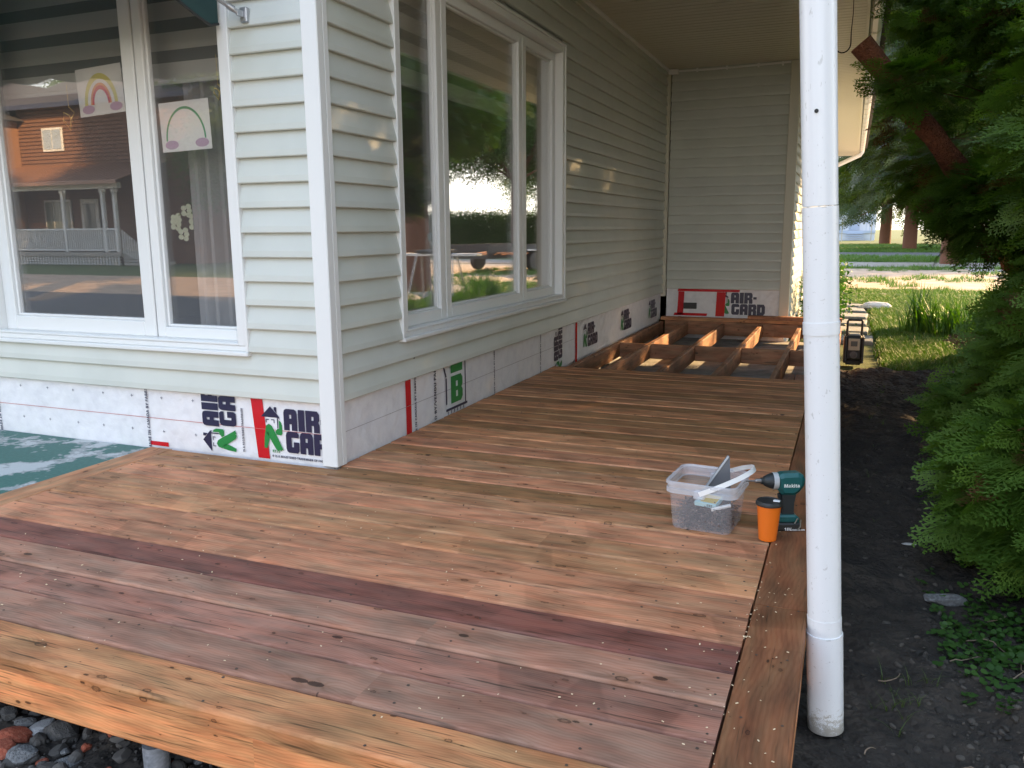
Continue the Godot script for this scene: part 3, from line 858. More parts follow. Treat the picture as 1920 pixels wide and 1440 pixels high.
func make_deck() -> void:
	rng.seed = 11
	var d := thing("deck", "half finished brown timber deck wrapping round the house corner", "deck")
	var W1 := 1.8234; var W2 := 1.9638
	var kinds := ["honey", "grey", "plum", "grey", "wine", "pink", "pink", "tan", "tan", "pink", "tan", "olive", "pink", "tan", "olive", "pink", "tan", "tan", "olive", "tan", "olive", "olive", "tan", "olive", "tan", "tan", "olive", "tan", "tan", "olive", "tan", "tan"]
	var screws := []
	for k in 32:
		var zc := FRONT - PITCH * k - 0.0705
		if zc < -2.93: break
		var x0 := -0.925 if zc > 0.05 else -0.018
		if k == 0: x0 = -1.06
		var wdt := 0.1370
		var dip := rng.randf_range(-0.0022, 0.0012)
		var tilt := rng.randf_range(-0.0008, 0.0008)
		if zc < 0.05 and zc > -0.07:
			# the board at the corner: notched round the house
			var b := lumber(d, "deck_board", Vector3(0.004, dip, zc), Vector3(W1 - 0.003, dip, zc), wdt, 0.038, Vector3.UP, wood_tint(kinds[k]))
			var zhi := zc + wdt / 2
			lumber(d, "deck_board", Vector3(-0.925, dip, (zhi + 0.001) / 2 + 0.001), Vector3(0.003, dip, (zhi + 0.001) / 2 + 0.001), zhi - 0.001, 0.038, Vector3.UP, wood_tint(kinds[k]))
		else:
			lumber(d, "deck_board", Vector3(x0, dip, zc), Vector3(W1 - 0.003 - rng.randf() * 0.002 if k > 0 else W1 - 0.003, dip + tilt, zc), wdt, 0.038, Vector3(0, 1, rng.randf_range(-.009, .009)), wood_tint(kinds[k % kinds.size()]))
		for jx in [-0.9, -0.49, -0.08, 0.33, 0.74, 1.15, 1.56, 1.78]:
			if jx < x0 + 0.02: continue
			for s in [-1, 1]:
				screws.append(Transform3D(Basis.from_scale(Vector3.ONE * rng.randf_range(.8, 1.25)), Vector3(jx + rng.randf_range(-.02, .02), dip + 0.0006, zc + s * (0.042 + rng.randf_range(-.012, .01)))))
	# borders
	lumber(d, "border_board", Vector3(-0.992, 0.001, 0.005), Vector3(-0.992, 0.001, FRONT - 0.1400), 0.136, 0.038, Vector3.UP, wood_tint("tan"))
	var xb := (W1 + W2) / 2
	lumber(d, "border_board", Vector3(xb, 0.001, FRONT), Vector3(xb, 0.0005, 0.705), 0.139, 0.038, Vector3.UP, wood_tint("wet"))
	lumber(d, "border_board", Vector3(xb, 0.002, 0.703), Vector3(xb, 0.001, -1.80), 0.139, 0.038, Vector3.UP, wood_tint("wet"))
	lumber(d, "border_board", Vector3(xb, 0.001, -1.803), Vector3(xb, 0.001, -4.6), 0.139, 0.038, Vector3.UP, wood_tint("olive"))
	for k in 24:
		screws.append(Transform3D(Basis.IDENTITY, Vector3(xb + (-0.04 if k % 2 else 0.04) + rng.randf_range(-.008, .008), 0.0022, 1.55 - int(k / 2) * 0.28)))
	# rims
	lumber(d, "rim_board", Vector3(-1.06, -0.089, FRONT - 0.008), Vector3(W2 - 0.04, -0.089, FRONT - 0.008), 0.100, 0.036, Vector3(0, 0, 1), wood_tint("gold"), 7)
	lumber(d, "rim_board", Vector3(W2 - 0.004, -0.109, FRONT - 0.01), Vector3(W2 - 0.004, -0.109, -2.3), 0.139, 0.036, Vector3(1, 0, 0), wood_tint("tan"))
	lumber(d, "rim_board", Vector3(W2 - 0.004, -0.109, -2.304), Vector3(W2 - 0.004, -0.109, -6.62), 0.139, 0.036, Vector3(1, 0, 0), wood_tint("pink"))
	# framing
	var jt := -0.0395
	for x in [-0.9, -0.49, -0.08, 0.33, 0.74, 1.15, 1.56]:
		var zs := 1.61 if x < -0.05 else 1.61
		var ze := 0.02 if x < -0.05 else -6.55
		lumber(d, "joist", Vector3(x, jt - 0.069, zs), Vector3(x, jt - 0.069, ze), 0.138, 0.038, Vector3(1, 0, 0), wood_tint("joist"))
	lumber(d, "ledger_board", Vector3(0.036, jt - 0.069, -0.06), Vector3(0.036, jt - 0.069, -6.6), 0.138, 0.038, Vector3(1, 0, 0), wood_tint("joist"))
	var xs := [0.037, 0.291, 0.331, 0.701, 0.741, 1.111, 1.151, 1.521, 1.561, 1.918]
	for zb in [-4.62, -2.0, 0.6]:
		for q in range(0, xs.size(), 2):
			lumber(d, "blocking", Vector3(xs[q], jt - 0.069, zb), Vector3(xs[q + 1], jt - 0.069, zb), 0.136, 0.038, Vector3(0, 0, 1), wood_tint("joist"))
	lumber(d, "end_board", Vector3(0.06, -0.100, -6.552), Vector3(1.92, -0.100, -6.552), 0.15, 0.036, Vector3(0, 0, 1), wood_tint("joist"))
	lumber(d, "end_board", Vector3(0.01, 0.014, -6.62), Vector3(0.88, 0.014, -6.62), 0.12, 0.036, Vector3.UP, wood_tint("tan"))
	lumber(d, "end_board", Vector3(0.885, 0.016, -6.60), Vector3(1.95, 0.016, -6.60), 0.13, 0.036, Vector3.UP, wood_tint("tan"))
	lumber(d, "end_board", Vector3(0.98, 0.053, -6.615), Vector3(1.96, 0.053, -6.615), 0.10, 0.036, Vector3.UP, wood_tint("pink"))
	# screw piles
	for p in [Vector3(0.545, 0, 1.59), Vector3(1.80, 0, 1.55), Vector3(0.33, 0, -1.4), Vector3(1.80, 0, -1.4)]:
		var b := MB.new()
		b.lathe([Vector2(0, -0.181), Vector2(0.03, -0.181), Vector2(0.03, -0.62)], 20)
		part(d, "pile", b, M.galv, p)
	var sm := MB.new()
	sm.lathe([Vector2(0.0034, 0.0), Vector2(0.0031, 0.0005), Vector2(0, 0.0002)], 8)
	many(d, "screw_heads", sm.mesh(), mat(.07, .045, .03, .6), screws)
	# loose planks on the pad under the open frame
	for k in 3:
		var x := 1.62 + k * 0.095
		lumber(self, "loose_plank", Vector3(x, -0.196, -3.1 - k * 0.05), Vector3(x - 0.03, -0.196, -4.3), 0.088, 0.036, Vector3.UP, wood_tint("grey"))
		meta(get_node("loose_plank" if k == 0 else "loose_plank_%03d" % k), ["greyed plank nearest the joist, lying on concrete under the open deck frame", "middle greyed plank lying on concrete under the open deck frame", "greyed plank nearest the deck edge, lying on concrete under the frame"][k], "plank", "planks under the open frame")
	# wood chips
	var ch := MB.new()
	ch.cbox(Vector3(-.003, 0, -.0015), Vector3(.003, .0015, .0015), .0006)
	var xf := []
	for k in range(90, 385):
		var p := Vector3(W1 + rng.randfn(0, 0.012), 0.002, rng.randf_range(-0.2, FRONT - 0.05))
		if k > 165: p = Vector3(rng.randf_range(-0.7, 1.92), 0.0015, pow(rng.randf(), 0.7) * 1.9 - 0.3)
		if k > 360: p = Vector3(rng.randf_range(1.84, 1.95), 0.0025, rng.randf_range(0.3, 1.5))
		if p.x < 0.02 and p.z < 0.02: continue
		xf.append(Transform3D(Basis.from_euler(Vector3(rng.randf_range(-.3, .3), rng.randf() * TAU, rng.randf_range(-.3, .3))).scaled(Vector3.ONE * rng.randf_range(.35, 1.15)), p))
	var o := many(self, "wood_chips", ch.mesh(), mat(.72, .56, .36, 0.9), xf)
	meta(o, "pale wood chips scattered on the deck boards", "wood chips")

# ---------------------------------------------------------------- white drain pipe
func make_pipe() -> void:
	var base := Vector3(2.026, -0.292, 0.755)
	var p := thing("drain_pipe", "white plastic drain pipe leaning beside the deck edge", "pipe", base)
	var dir := Vector3(-0.0669, 1.0, 0.014).normalized()
	var x := Transform3D(Basis(Quaternion(Vector3.UP, dir)), Vector3.ZERO)
	var dirt := StandardMaterial3D.new()
	var im := Image.create(256, 512, false, Image.FORMAT_RGB8)
	var n1 := noise(0.03, FastNoiseLite.TYPE_SIMPLEX_SMOOTH, 4, 3); var n2 := noise(0.16, FastNoiseLite.TYPE_SIMPLEX_SMOOTH, 3, 4)
	for yy in 512:
		for xx in 256:
			var c := Color(.78, .785, .80)
			var s := n2.get_noise_2d(xx, yy * 0.6); var q := n1.get_noise_2d(xx, yy)
			if q > 0.56: c = c.lerp(Color(.45, .44, .43), 0.5)
			if s > 0.66: c = c.lerp(Color(.3, .28, .26), 0.5)
			im.set_pixel(xx, yy, c.linear_to_srgb())
	dirt.albedo_texture = ImageTexture.create_from_image(im); dirt.roughness = 0.28
	var foot := dirt.duplicate()
	var im2: Image = im.duplicate()
	for yy in 512:
		for xx in 256:
			var up := 1.0 - yy / 120.0 # splashed mud at the foot
			var s := n2.get_noise_2d(xx * 1.5, yy * 1.5) * 0.9 + n1.get_noise_2d(xx, yy) * 0.8
			if s + up > 0.45 and up > -0.3: im2.set_pixel(xx, yy, im.get_pixel(xx, yy).lerp(Color(.30, .25, .18).linear_to_srgb(), 0.62))
	foot.albedo_texture = ImageTexture.create_from_image(im2)
	var tubep := func(called: String, y0: float, y1: float, r: float, m: Material, r2 := -1.0) -> void:
		if r2 < 0: r2 = r
		var b := MB.new()
		b.lathe([Vector2(r - 0.004, y0), Vector2(r, y0)], 40, x)
		b.lathe([Vector2(r, y0), Vector2(r2, y1)], 40, x)
		b.lathe([Vector2(r2, y1), Vector2(r2 - 0.004, y1), Vector2(r2 - 0.004, y0)], 40, x)
		part(p, called, b, m)
	tubep.call("lower_sleeve", 0.0, 0.272, 0.0455, foot)
	tubep.call("coupling", 0.24, 0.316, 0.0425, dirt)
	tubep.call("pipe_length", 0.30, 1.10, 0.0415, dirt)
	tubep.call("collar", 1.055, 1.085, 0.0435, dirt)
	tubep.call("pipe_length", 1.0855, 1.36, 0.0415, dirt, 0.0418)
	tubep.call("pipe_length", 1.3615, 2.95, 0.0408, dirt)
	var hole := MB.new()
	var away := (Vector3(2.01, 1.0, 2.9) - (base + dir * 1.57)).normalized()
	hole.lathe([Vector2(0, 0.0012), Vector2(0.0045, 0.001), Vector2(0.005, -0.002)], 12, Transform3D(Basis(Quaternion(Vector3.UP, Vector3(away.x - 0.15, 0, away.z).normalized())), dir * 1.575 + Vector3(away.x - 0.15, 0, away.z).normalized() * 0.0424))
	part(p, "screw_hole", hole, M.dark)
	var el := MB.new()
	el.tube([dir * 2.93, dir * 3.02 + Vector3(0.0, 0.0, 0), dir * 3.08 + Vector3(0.06, 0.02, 0), Vector3(0.06, 3.16, 0.06)], [.044, .044, .044, .044], 20)
	part(p, "elbow", el, dirt)

# ---------------------------------------------------------------- tools on the deck
func rounded(w: float, dpt: float, r: float, y: float, segs := 5) -> Array:
	var a := []
	for c in [[1, 1, 0.0], [-1, 1, PI / 2], [-1, -1, PI], [1, -1, 1.5 * PI]]:
		for k in segs + 1:
			var an: float = c[2] + PI / 2 * k / segs
			a.append(Vector3(c[0] * (w / 2 - r) + cos(an) * r, y, c[1] * (dpt / 2 - r) + sin(an) * r))
	return a

func shell(b: MB, rings: Array) -> void:
	for q in rings.size() - 1:
		var A: Array = rings[q]; var B: Array = rings[q + 1]
		var N := []
		var m := A.size()
		for k in m:
			var tg: Vector3 = A[(k + 1) % m] - A[(k - 1 + m) % m]
			var up: Vector3 = B[k] - A[k]
			var nn := tg.cross(up)
			if nn.length() < 1e-9: nn = Vector3.UP
			nn = nn.normalized()
			N.append(-nn)
		b.ring_strip(A, B, N, N)

func make_bucket() -> Array:
	var ctr := Vector3(1.600, 0.0, 0.105)
	var turn := -0.09
	var bk := thing("plastic_bucket", "clear plastic bucket of nails with a white handle on the deck", "bucket", ctr)
	bk.rotation.y = turn
	var clear := mat(.80, .82, .88, 0.3, {"transparency": BaseMaterial3D.TRANSPARENCY_ALPHA})
	clear.albedo_color.a = 0.17
	var rimm := clear.duplicate(); rimm.albedo_color.a = 0.38
	var b := MB.new()
	var H := 0.165
	shell(b, [rounded(.196, .196, .025, 0.002), rounded(.203, .203, .028, .012), rounded(.222, .222, .03, H * 0.8), rounded(.226, .226, .03, H)])
	b.poly(rounded(.196, .196, .025, 0.002), Vector3.DOWN)
	part(bk, "tub", b, clear)
	var r := MB.new()
	shell(r, [rounded(.226, .226, .03, H - .033), rounded(.243, .243, .034, H - .033), rounded(.243, .243, .034, H - .018), rounded(.233, .233, .032, H - .016), rounded(.233, .233, .032, H - .006), rounded(.246, .246, .034, H - .004), rounded(.246, .246, .034, H + .006), rounded(.232, .232, .03, H + .007), rounded(.226, .226, .03, H)])
	part(bk, "rim", r, rimm)
	for s in [-1, 1]:
		var e := MB.new()
		e.cbox(Vector3(-.02, H - .045, s * .113 - .012), Vector3(.018, H - .014, s * .113 + .012), .004)
		part(bk, "handle_lug", e, rimm)
	# the strap handle, leaning to the right
	var hd := MB.new()
	var prev := []
	for k in 25:
		var a := PI * k / 24
		var q := Vector3(sin(a) * 0.155, H - 0.025 + sin(a) * 0.075, cos(a) * 0.127)
		if k > 0:
			var p0: Vector3 = prev[0]
			var w0: Vector3 = prev[1]; var w1 := Vector3(-0.42, 0.9, 0.0).normalized() * 0.008
			hd.quad(p0 - w0, q - w1, q + w1, p0 + w0, Vector3(1, 0.5, cos(a)))
			var th := Vector3(0, 0, 0).lerp(Vector3.ZERO, 0.0)
			var inw := (Vector3(0, H, 0) - q).normalized() * 0.003
			hd.quad(p0 - w0 + inw, q - w1 + inw, q + w1 + inw, p0 + w0 + inw, inw)
			hd.quad(p0 + w0, q + w1, q + w1 + inw, p0 + w0 + inw, Vector3.UP)
			hd.quad(p0 - w0, q - w1, q - w1 + inw, p0 - w0 + inw, Vector3.DOWN)
		prev = [q, Vector3(-0.42, 0.9, 0.0).normalized() * 0.008]
	part(bk, "handle", hd, M.white)
	# nails
	var nm := MB.new()
	nm.tube([Vector3(0, -.038, 0), Vector3(0, .036, 0)], [.0013, .0013], 5)
	nm.lathe([Vector2(.0033, .036), Vector2(.0033, .0375), Vector2(0, .0377)], 6)
	var xf := []
	rng.seed = 23
	var rot := Transform3D(Basis(Vector3.UP, turn), ctr)
	for k in 900:
		var y := 0.008 + pow(rng.randf(), 1.3) * 0.066
		var p := Vector3(rng.randf_range(-.07, .07), y, rng.randf_range(-.07, .07))
		var e := Vector3(rng.randfn(PI / 2, 0.38), rng.randf() * TAU, 0)
		xf.append(rot * Transform3D(Basis.from_euler(e), p))
	meta(many(self, "nails", nm.mesh(), mat(.15, .105, .09, 0.5, {"metallic": 0.5}), xf), "loose steel nails filling the clear bucket", "nails")
	# speed square leaning out of the bucket
	var sq := MB.new()
	sq.prism([Vector2(0, 0), Vector2(.135, 0), Vector2(.135, .175), Vector2(.128, .175)], .004, Transform3D.IDENTITY, .0)
	var ss := thing("speed_square", "grey metal speed square sticking out of the bucket", "square", ctr + Basis(Vector3.UP, turn) * Vector3(-0.055, 0.052, 0.005))
	ss.basis = Basis(Vector3.UP, turn + 0.25) * Basis(Vector3(1, 0, 0), -0.16) * Basis(Vector3(0, 0, 1), 0.06)
	part(ss, "blade", sq, mat(.09, .10, .12, 0.4, {"metallic": 0.6}))
	var fl := MB.new()
	fl.cbox(Vector3(0, -.004, -.011), Vector3(.222, .004, .011), .001, Transform3D(Basis(Vector3(0, 0, 1), atan2(.175, .128)), Vector3(0, 0, 0)))
	part(ss, "fence", fl, mat(.30, .33, .37, 0.4, {"metallic": 0.6}))
	# small box and a white tube on the nails
	var bx := thing("cardboard_box", "small pale blue box with a barcode lying on the nails", "box", ctr + Basis(Vector3.UP, turn) * Vector3(0.010, 0.082, 0.045))
	bx.basis = Basis(Vector3.UP, turn - 0.12) * Basis(Vector3(1, 0, 0), 0.16)
	bpart(bx, "box_body", Vector3(-.038, 0, -.05), Vector3(.038, .015, .02), mat(.45, .68, .72, 0.5), .0008)
	bpart(bx, "yellow_print", Vector3(-.02, .0152, -.045), Vector3(.034, .0155, .012), mat(.62, .45, .12, 0.5))
	for k in 7: bpart(bx, "barcode_bar", Vector3(.006 + k * .0028, .003, .0201), Vector3(.0072 + k * .0028 + (.0006 if k % 3 == 0 else 0.0), .0125, .0204), M.black)
	var tb := MB.new()
	tb.tube([Vector3(-.025, 0, .02), Vector3(.03, .008, -.02)], [.0065, .0065], 14)
	solo("white_tube", tb, M.white, "short white plastic tube lying on the nails in the bucket", "tube", ctr + Basis(Vector3.UP, turn) * Vector3(0.058, 0.080, 0.062))
	return []

func make_cup() -> void:
	var c := thing("travel_cup", "orange travel cup with a black lid standing on the deck", "cup", Vector3(1.812, 0.002, 0.195))
	var b := MB.new()
	b.lathe([Vector2(0, 0.0), Vector2(.0272, 0.0), Vector2(.0285, .0015), Vector2(.0290, .004), Vector2(.0390, .122)], 48)
	part(c, "cup_body", b, M.orange)
	var l := MB.new()
	l.lathe([Vector2(.0392, .120), Vector2(.0428, .1205), Vector2(.0432, .124), Vector2(.0425, .1285), Vector2(.0395, .1345), Vector2(.0365, .1355), Vector2(.0355, .1325), Vector2(.02, .132), Vector2(0, .1322)], 48)
	part(c, "lid", l, M.black)
	var s := MB.new()
	s.cbox(Vector3(.012, .1325, -.008), Vector3(.034, .137, .008), .002)
	part(c, "sip_slider", s, mat(.75, .75, .76, .3))

func make_drill() -> void:
	# drawn side-on: x to the back of the tool, y up
	var d := thing("impact_driver", "teal and black cordless impact driver standing behind the orange cup", "drill", Vector3(1.850, 0.002, 0.070))
	d.rotation.y = 0.38; d.scale = Vector3.ONE * 0.96
	var teal: Material = M.teal
	var dk := mat(.015, .02, .022, 0.5)
	var T := Transform3D.IDENTITY
	var b := MB.new()
	b.prism([Vector2(-.035, .172), Vector2(-.030, .150), Vector2(-.022, .140), Vector2(-.012, .128), Vector2(.030, .126), Vector2(.050, .142), Vector2(.063, .163), Vector2(.066, .185), Vector2(.058, .202), Vector2(.040, .210), Vector2(-.012, .208), Vector2(-.034, .200)], .058, T, .013)
	part(d, "motor_housing", b, teal)
	var h := MB.new()
	h.lathe([Vector2(.0, .052), Vector2(.012, .052), Vector2(.012, .044), Vector2(.017, .041), Vector2(.026, .022), Vector2(.029, .008), Vector2(.029, -.004)], 28, Transform3D(Basis(Vector3(0, 0, 1), PI / 2), Vector3(-.033, .176, 0)))
	part(d, "hammer_case", h, dk)
	var rg := MB.new()
	rg.lathe([Vector2(.0295, .012), Vector2(.0305, .010), Vector2(.0305, -.004), Vector2(.0295, -.006)], 28, Transform3D(Basis(Vector3(0, 0, 1), PI / 2), Vector3(-.033, .176, 0)))
	part(d, "grey_ring", rg, mat(.42, .43, .44, .35))
	var ck := MB.new()
	ck.lathe([Vector2(0, .074), Vector2(.006, .073), Vector2(.0085, .068), Vector2(.0085, .05)], 20, Transform3D(Basis(Vector3(0, 0, 1), PI / 2), Vector3(-.033, .176, 0)))
	part(d, "chuck", ck, M.steel)
	var bt := MB.new()
	bt.lathe([Vector2(0, .104), Vector2(.0028, .103), Vector2(.0032, .092), Vector2(.0032, .07)], 6, Transform3D(Basis(Vector3(0, 0, 1), PI / 2), Vector3(-.033, .176, 0)))
	part(d, "bit", bt, M.steel)
	var g := MB.new()
	g.prism([Vector2(-.014, .130), Vector2(-.010, .105), Vector2(-.006, .080), Vector2(-.010, .055), Vector2(-.018, .048), Vector2(.036, .046), Vector2(.031, .065), Vector2(.031, .100), Vector2(.036, .130)], .038, T, .009)
	part(d, "grip", g, dk)
	var tr := MB.new()
	tr.prism([Vector2(-.014, .131), Vector2(-.024, .128), Vector2(-.021, .112), Vector2(-.010, .106)], .018, T, .003)
	part(d, "trigger", tr, dk)
	var bb := MB.new()
	bb.prism([Vector2(-.044, .030), Vector2(.050, .030), Vector2(.050, .046), Vector2(.036, .058), Vector2(-.020, .058), Vector2(-.044, .046)], .066, T, .006)
	part(d, "battery_mount", bb, teal)
	var ba := MB.new()
	ba.prism([Vector2(-.050, .004), Vector2(-.046, 0), Vector2(.050, 0), Vector2(.056, .006), Vector2(.056, .026), Vector2(.052, .031), Vector2(-.048, .031)], .072, T, .006)
	part(d, "battery", ba, M.black)
	words(d, "printed_name", "Makita", 0.0125, Transform3D(Basis.IDENTITY, Vector3(-.012, .166, .0293)), mat(.75, .76, .72, .5))
	words(d, "printed_name", "18V", 0.011, Transform3D(Basis.IDENTITY, Vector3(-.005, .009, .0363)), mat(.7, .7, .7, .5))
	words(d, "printed_name", "LITHIUM-ION", 0.006, Transform3D(Basis.IDENTITY, Vector3(.016, .006, .0363)), mat(.7, .7, .7, .5))
	var ck2 := MB.new()
	ck2.tube([Vector3(.030, .03, .037), Vector3(.038, .050, .040), Vector3(.050, .045, .040), Vector3(.050, .02, .039), Vector3(.042, .006, .038)], [.0025, .0025, .0025, .0025, .0025], 8)
	part(d, "belt_clip", ck2, mat(.18, .17, .14, .5))

func make_radio() -> void:
	var base := Vector3(2.085, -0.285, -5.75)
	var r := thing("jobsite_radio", "black jobsite radio with a carrying handle beside the deck edge", "radio", base)
	r.rotation.y = 0.03
	bpart(r, "body", Vector3(-.078, .03, -.11), Vector3(.078, .27, .10), M.black, .02)
	bpart(r, "face_panel", Vector3(-.052, .13, .099), Vector3(.052, .245, .108), mat(.42, .38, .28, .5), .004)
	bpart(r, "screen", Vector3(-.03, .17, .107), Vector3(.03, .22, .111), mat(.12, .13, .12, .25), .002)
	var k := MB.new()
	k.lathe([Vector2(.036, 0), Vector2(.036, .008), Vector2(.028, .011), Vector2(.026, .004), Vector2(0, .006)], 24, Transform3D(Basis(Vector3.RIGHT, PI / 2), Vector3(0, .085, .098)))
	part(r, "speaker_ring", k, mat(.10, .10, .10, .4))
	for s in [-1, 1]:
		bpart(r, "bumper", Vector3(s * .078 - .012, .005, -.12), Vector3(s * .078 + .012, .26, .112), M.black, .006)
	bpart(r, "top_deck", Vector3(-.05, .268, -.06), Vector3(.05, .285, .06), mat(.32, .35, .37, .4), .004)
	var h := MB.new()
	h.tube([Vector3(-.066, .25, 0), Vector3(-.066, .40, 0), Vector3(-.06, .415, 0), Vector3(.06, .415, 0), Vector3(.066, .40, 0), Vector3(.066, .25, 0)], [.011, .011, .012, .012, .011, .011], 10)
	part(r, "handle", h, M.black)
	bpart(r, "foot", Vector3(-.07, -.015, -.1), Vector3(.07, .032, .09), M.black, .01)

# ---------------------------------------------------------------- window dressing
func make_window_things() -> void:
	# banded roller blinds
	var bl := func(f: Transform3D, x0: float, x1: float, bottom: float, top: float, label: String, sheer_label: String) -> void:
		var t := thing("roller_blind", label, "blind", f * Vector3((x0 + x1) / 2, bottom, -0.19))
		var o := t.position
		var y := bottom
		var light := mat(.46, .45, .42, .85); var sheer := mat(.10, .10, .095, .9)
		var b0 := MB.new(); b0.cbox(Vector3(x0, bottom - .018, -.196), Vector3(x1, bottom, -.184), .003, Transform3D(Basis(), -o) * f)
		part(t, "bottom_bar", b0, mat(.5, .5, .48, .5))
		while y < top:
			var b := MB.new(); b.box(Vector3(x0, y, -.191), Vector3(x1, y + .078, -.189), Transform3D(Basis(), -o) * f)
			part(t, "opaque_band", b, light)
			var c := MB.new(); c.box(Vector3(x0, y + .078, -.1905), Vector3(x1, y + .132, -.1895), Transform3D(Basis(), -o) * f)
			part(t, "sheer_band", c, sheer)
			y += .132
	bl.call(fA, -2.08, -0.47, 1.71, 2.40, "grey banded roller blind half lowered in the front window with the drawings", "")
	bl.call(fB, 0.64, 3.08, 1.78, 2.40, "grey banded roller blind half lowered in the three part side window", "")
	# curtain in the front window
	var cm := MB.new()
	var cols := 60
	for k in cols:
		var f0 := float(k) / cols; var f1 := float(k + 1) / cols
		var g := func(f: float) -> Vector3: return Vector3(lerpf(-0.96, -0.50, f), 0, -0.30 + 0.028 * sin(f * 31.0) + 0.012 * sin(f * 73.0))
		var a: Vector3 = g.call(f0); var c: Vector3 = g.call(f1)
		cm.quad(a + Vector3(0, .02, 0), c + Vector3(0, .02, 0), c + Vector3(0, 2.35, 0), a + Vector3(0, 2.35, 0), Vector3.BACK)
	solo("curtain", cm, mat(.30, .29, .28, .9), "grey hanging curtain behind the narrow pane of the front window", "curtain")
	# children's rainbow drawings on the inside of the panes
	draw(Vector3(-1.298, 1.671, -0.112), -0.045, true, "child's yellow and red rainbow drawing taped in the wide front pane")
	draw(Vector3(-0.805, 1.487, -0.112), -0.03, false, "child's green rainbow drawing taped in the narrow front pane")
	# orchid on the inner sill
	var o := thing("orchid", "white flowering orchid inside the front window", "plant", Vector3(-1.02, 0.50, -0.42))
	var st := MB.new()
	st.tube([Vector3(.14, 0, 0), Vector3(.10, .25, 0), Vector3(.04, .48, .02), Vector3(-.05, .62, .03), Vector3(-.12, .60, .04)], [.006, .005, .004, .003, .002], 7)
	part(o, "stem", st, mat(.12, .18, .05, .6))
	var pt := MB.new()
	pt.lathe([Vector2(0, -.02), Vector2(.06, -.02), Vector2(.075, .1), Vector2(.068, .1)], 20)
	part(o, "pot", pt, M.white, Vector3(.14, -.08, 0))
	for k in 6:
		var fl := MB.new()
		for q in 5:
			var an := TAU * q / 5
			var c := Vector3(cos(an) * .022, sin(an) * .022, 0)
			var r := []
			for w in 8: r.append(c + Vector3(cos(TAU * w / 8) * .018, sin(TAU * w / 8) * .014, .006 * cos(an * 2)))
			fl.poly(r, Vector3.BACK)
		part(o, "flower", fl, mat(.75, .78, .55, .6, {"backlight_enabled": true, "backlight": Color(.5, .5, .4)}), Vector3(-.15 + (k % 3) * .068 + .02 * sin(k * 5.0), .53 + (k / 3) * .07 + .025 * cos(k * 3.0), .03 + k * .003))
	for p in [[Vector3(-1.53, 1.555, -0.13), "gilt wire ornament hanging in the wide front pane"], [Vector3(-0.62, 1.62, -0.13), "small gilt wire ornament hanging in the narrow front pane"]]:
		var w := MB.new()
		var s: float = 1.0 if p[0].x < -1 else 0.6
		w.tube([Vector3(0, .06, 0) * s, Vector3(.035, .03, 0) * s, Vector3(.02, 0, .01) * s, Vector3(0, -.05, 0) * s, Vector3(-.03, .0, .01) * s, Vector3(-.035, .035, 0) * s, Vector3(0, .02, 0) * s, Vector3(.02, -.01, 0) * s], [.003, .003, .003, .003, .003, .003, .003, .003], 6)
		w.tube([Vector3(0, .06, 0) * s, Vector3(0, .16, 0)], [.0008, .0008], 4)
		solo("window_ornament", w, mat(.75, .55, .2, .3, {"metallic": 1.0}), p[1], "ornament", p[0], "ornaments hung in the front window")

func draw(at: Vector3, turn: float, warm: bool, label: String) -> void:
	var t := thing("rainbow_drawing", label, "drawing", at, "rainbow drawings in the front window")
	t.rotation.z = -turn
	var hw := .143; var hh := .108
	var p := MB.new()
	p.box(Vector3(-hw, -hh, -.0012), Vector3(hw, hh, -.0002))
	part(t, "paper", p, mat(.66, .63, .60, .9))
	var arc := func(r0: float, r1: float, z: float, sy: float, col: Color, cx := 0.0, cy := -0.06) -> void:
		var b := MB.new()
		for k in 20:
			var a0 := PI * k / 20.0; var a1 := PI * (k + 1) / 20.0
			var P := func(r: float, a: float) -> Vector3: return Vector3(cx + cos(a) * r, cy + sin(a) * r * sy, z)
			b.quad(P.call(r0, a0), P.call(r0, a1), P.call(r1, a1), P.call(r1, a0), Vector3.BACK)
		part(t, "crayon_arc", b, mat(col.r, col.g, col.b, .8))
	if warm:
		arc.call(.085, .105, .0002, 1.32, Color(.55, .48, .12)); arc.call(.056, .066, .0002, 1.45, Color(.6, .22, .06)); arc.call(.044, .056, .0003, 1.5, Color(.50, .05, .04))
	else:
		arc.call(.107, .116, .0002, 1.25, Color(.06, .26, .12))
	for x in [-.085, .09]:
		var b := MB.new(); var ring := []
		for w in 12: ring.append(Vector3(x + cos(TAU * w / 12) * .04, -.078 + sin(TAU * w / 12) * .02, .0006))
		b.poly(ring, Vector3.BACK)
		part(t, "crayon_cloud", b, mat(.42, .28, .38, .8))

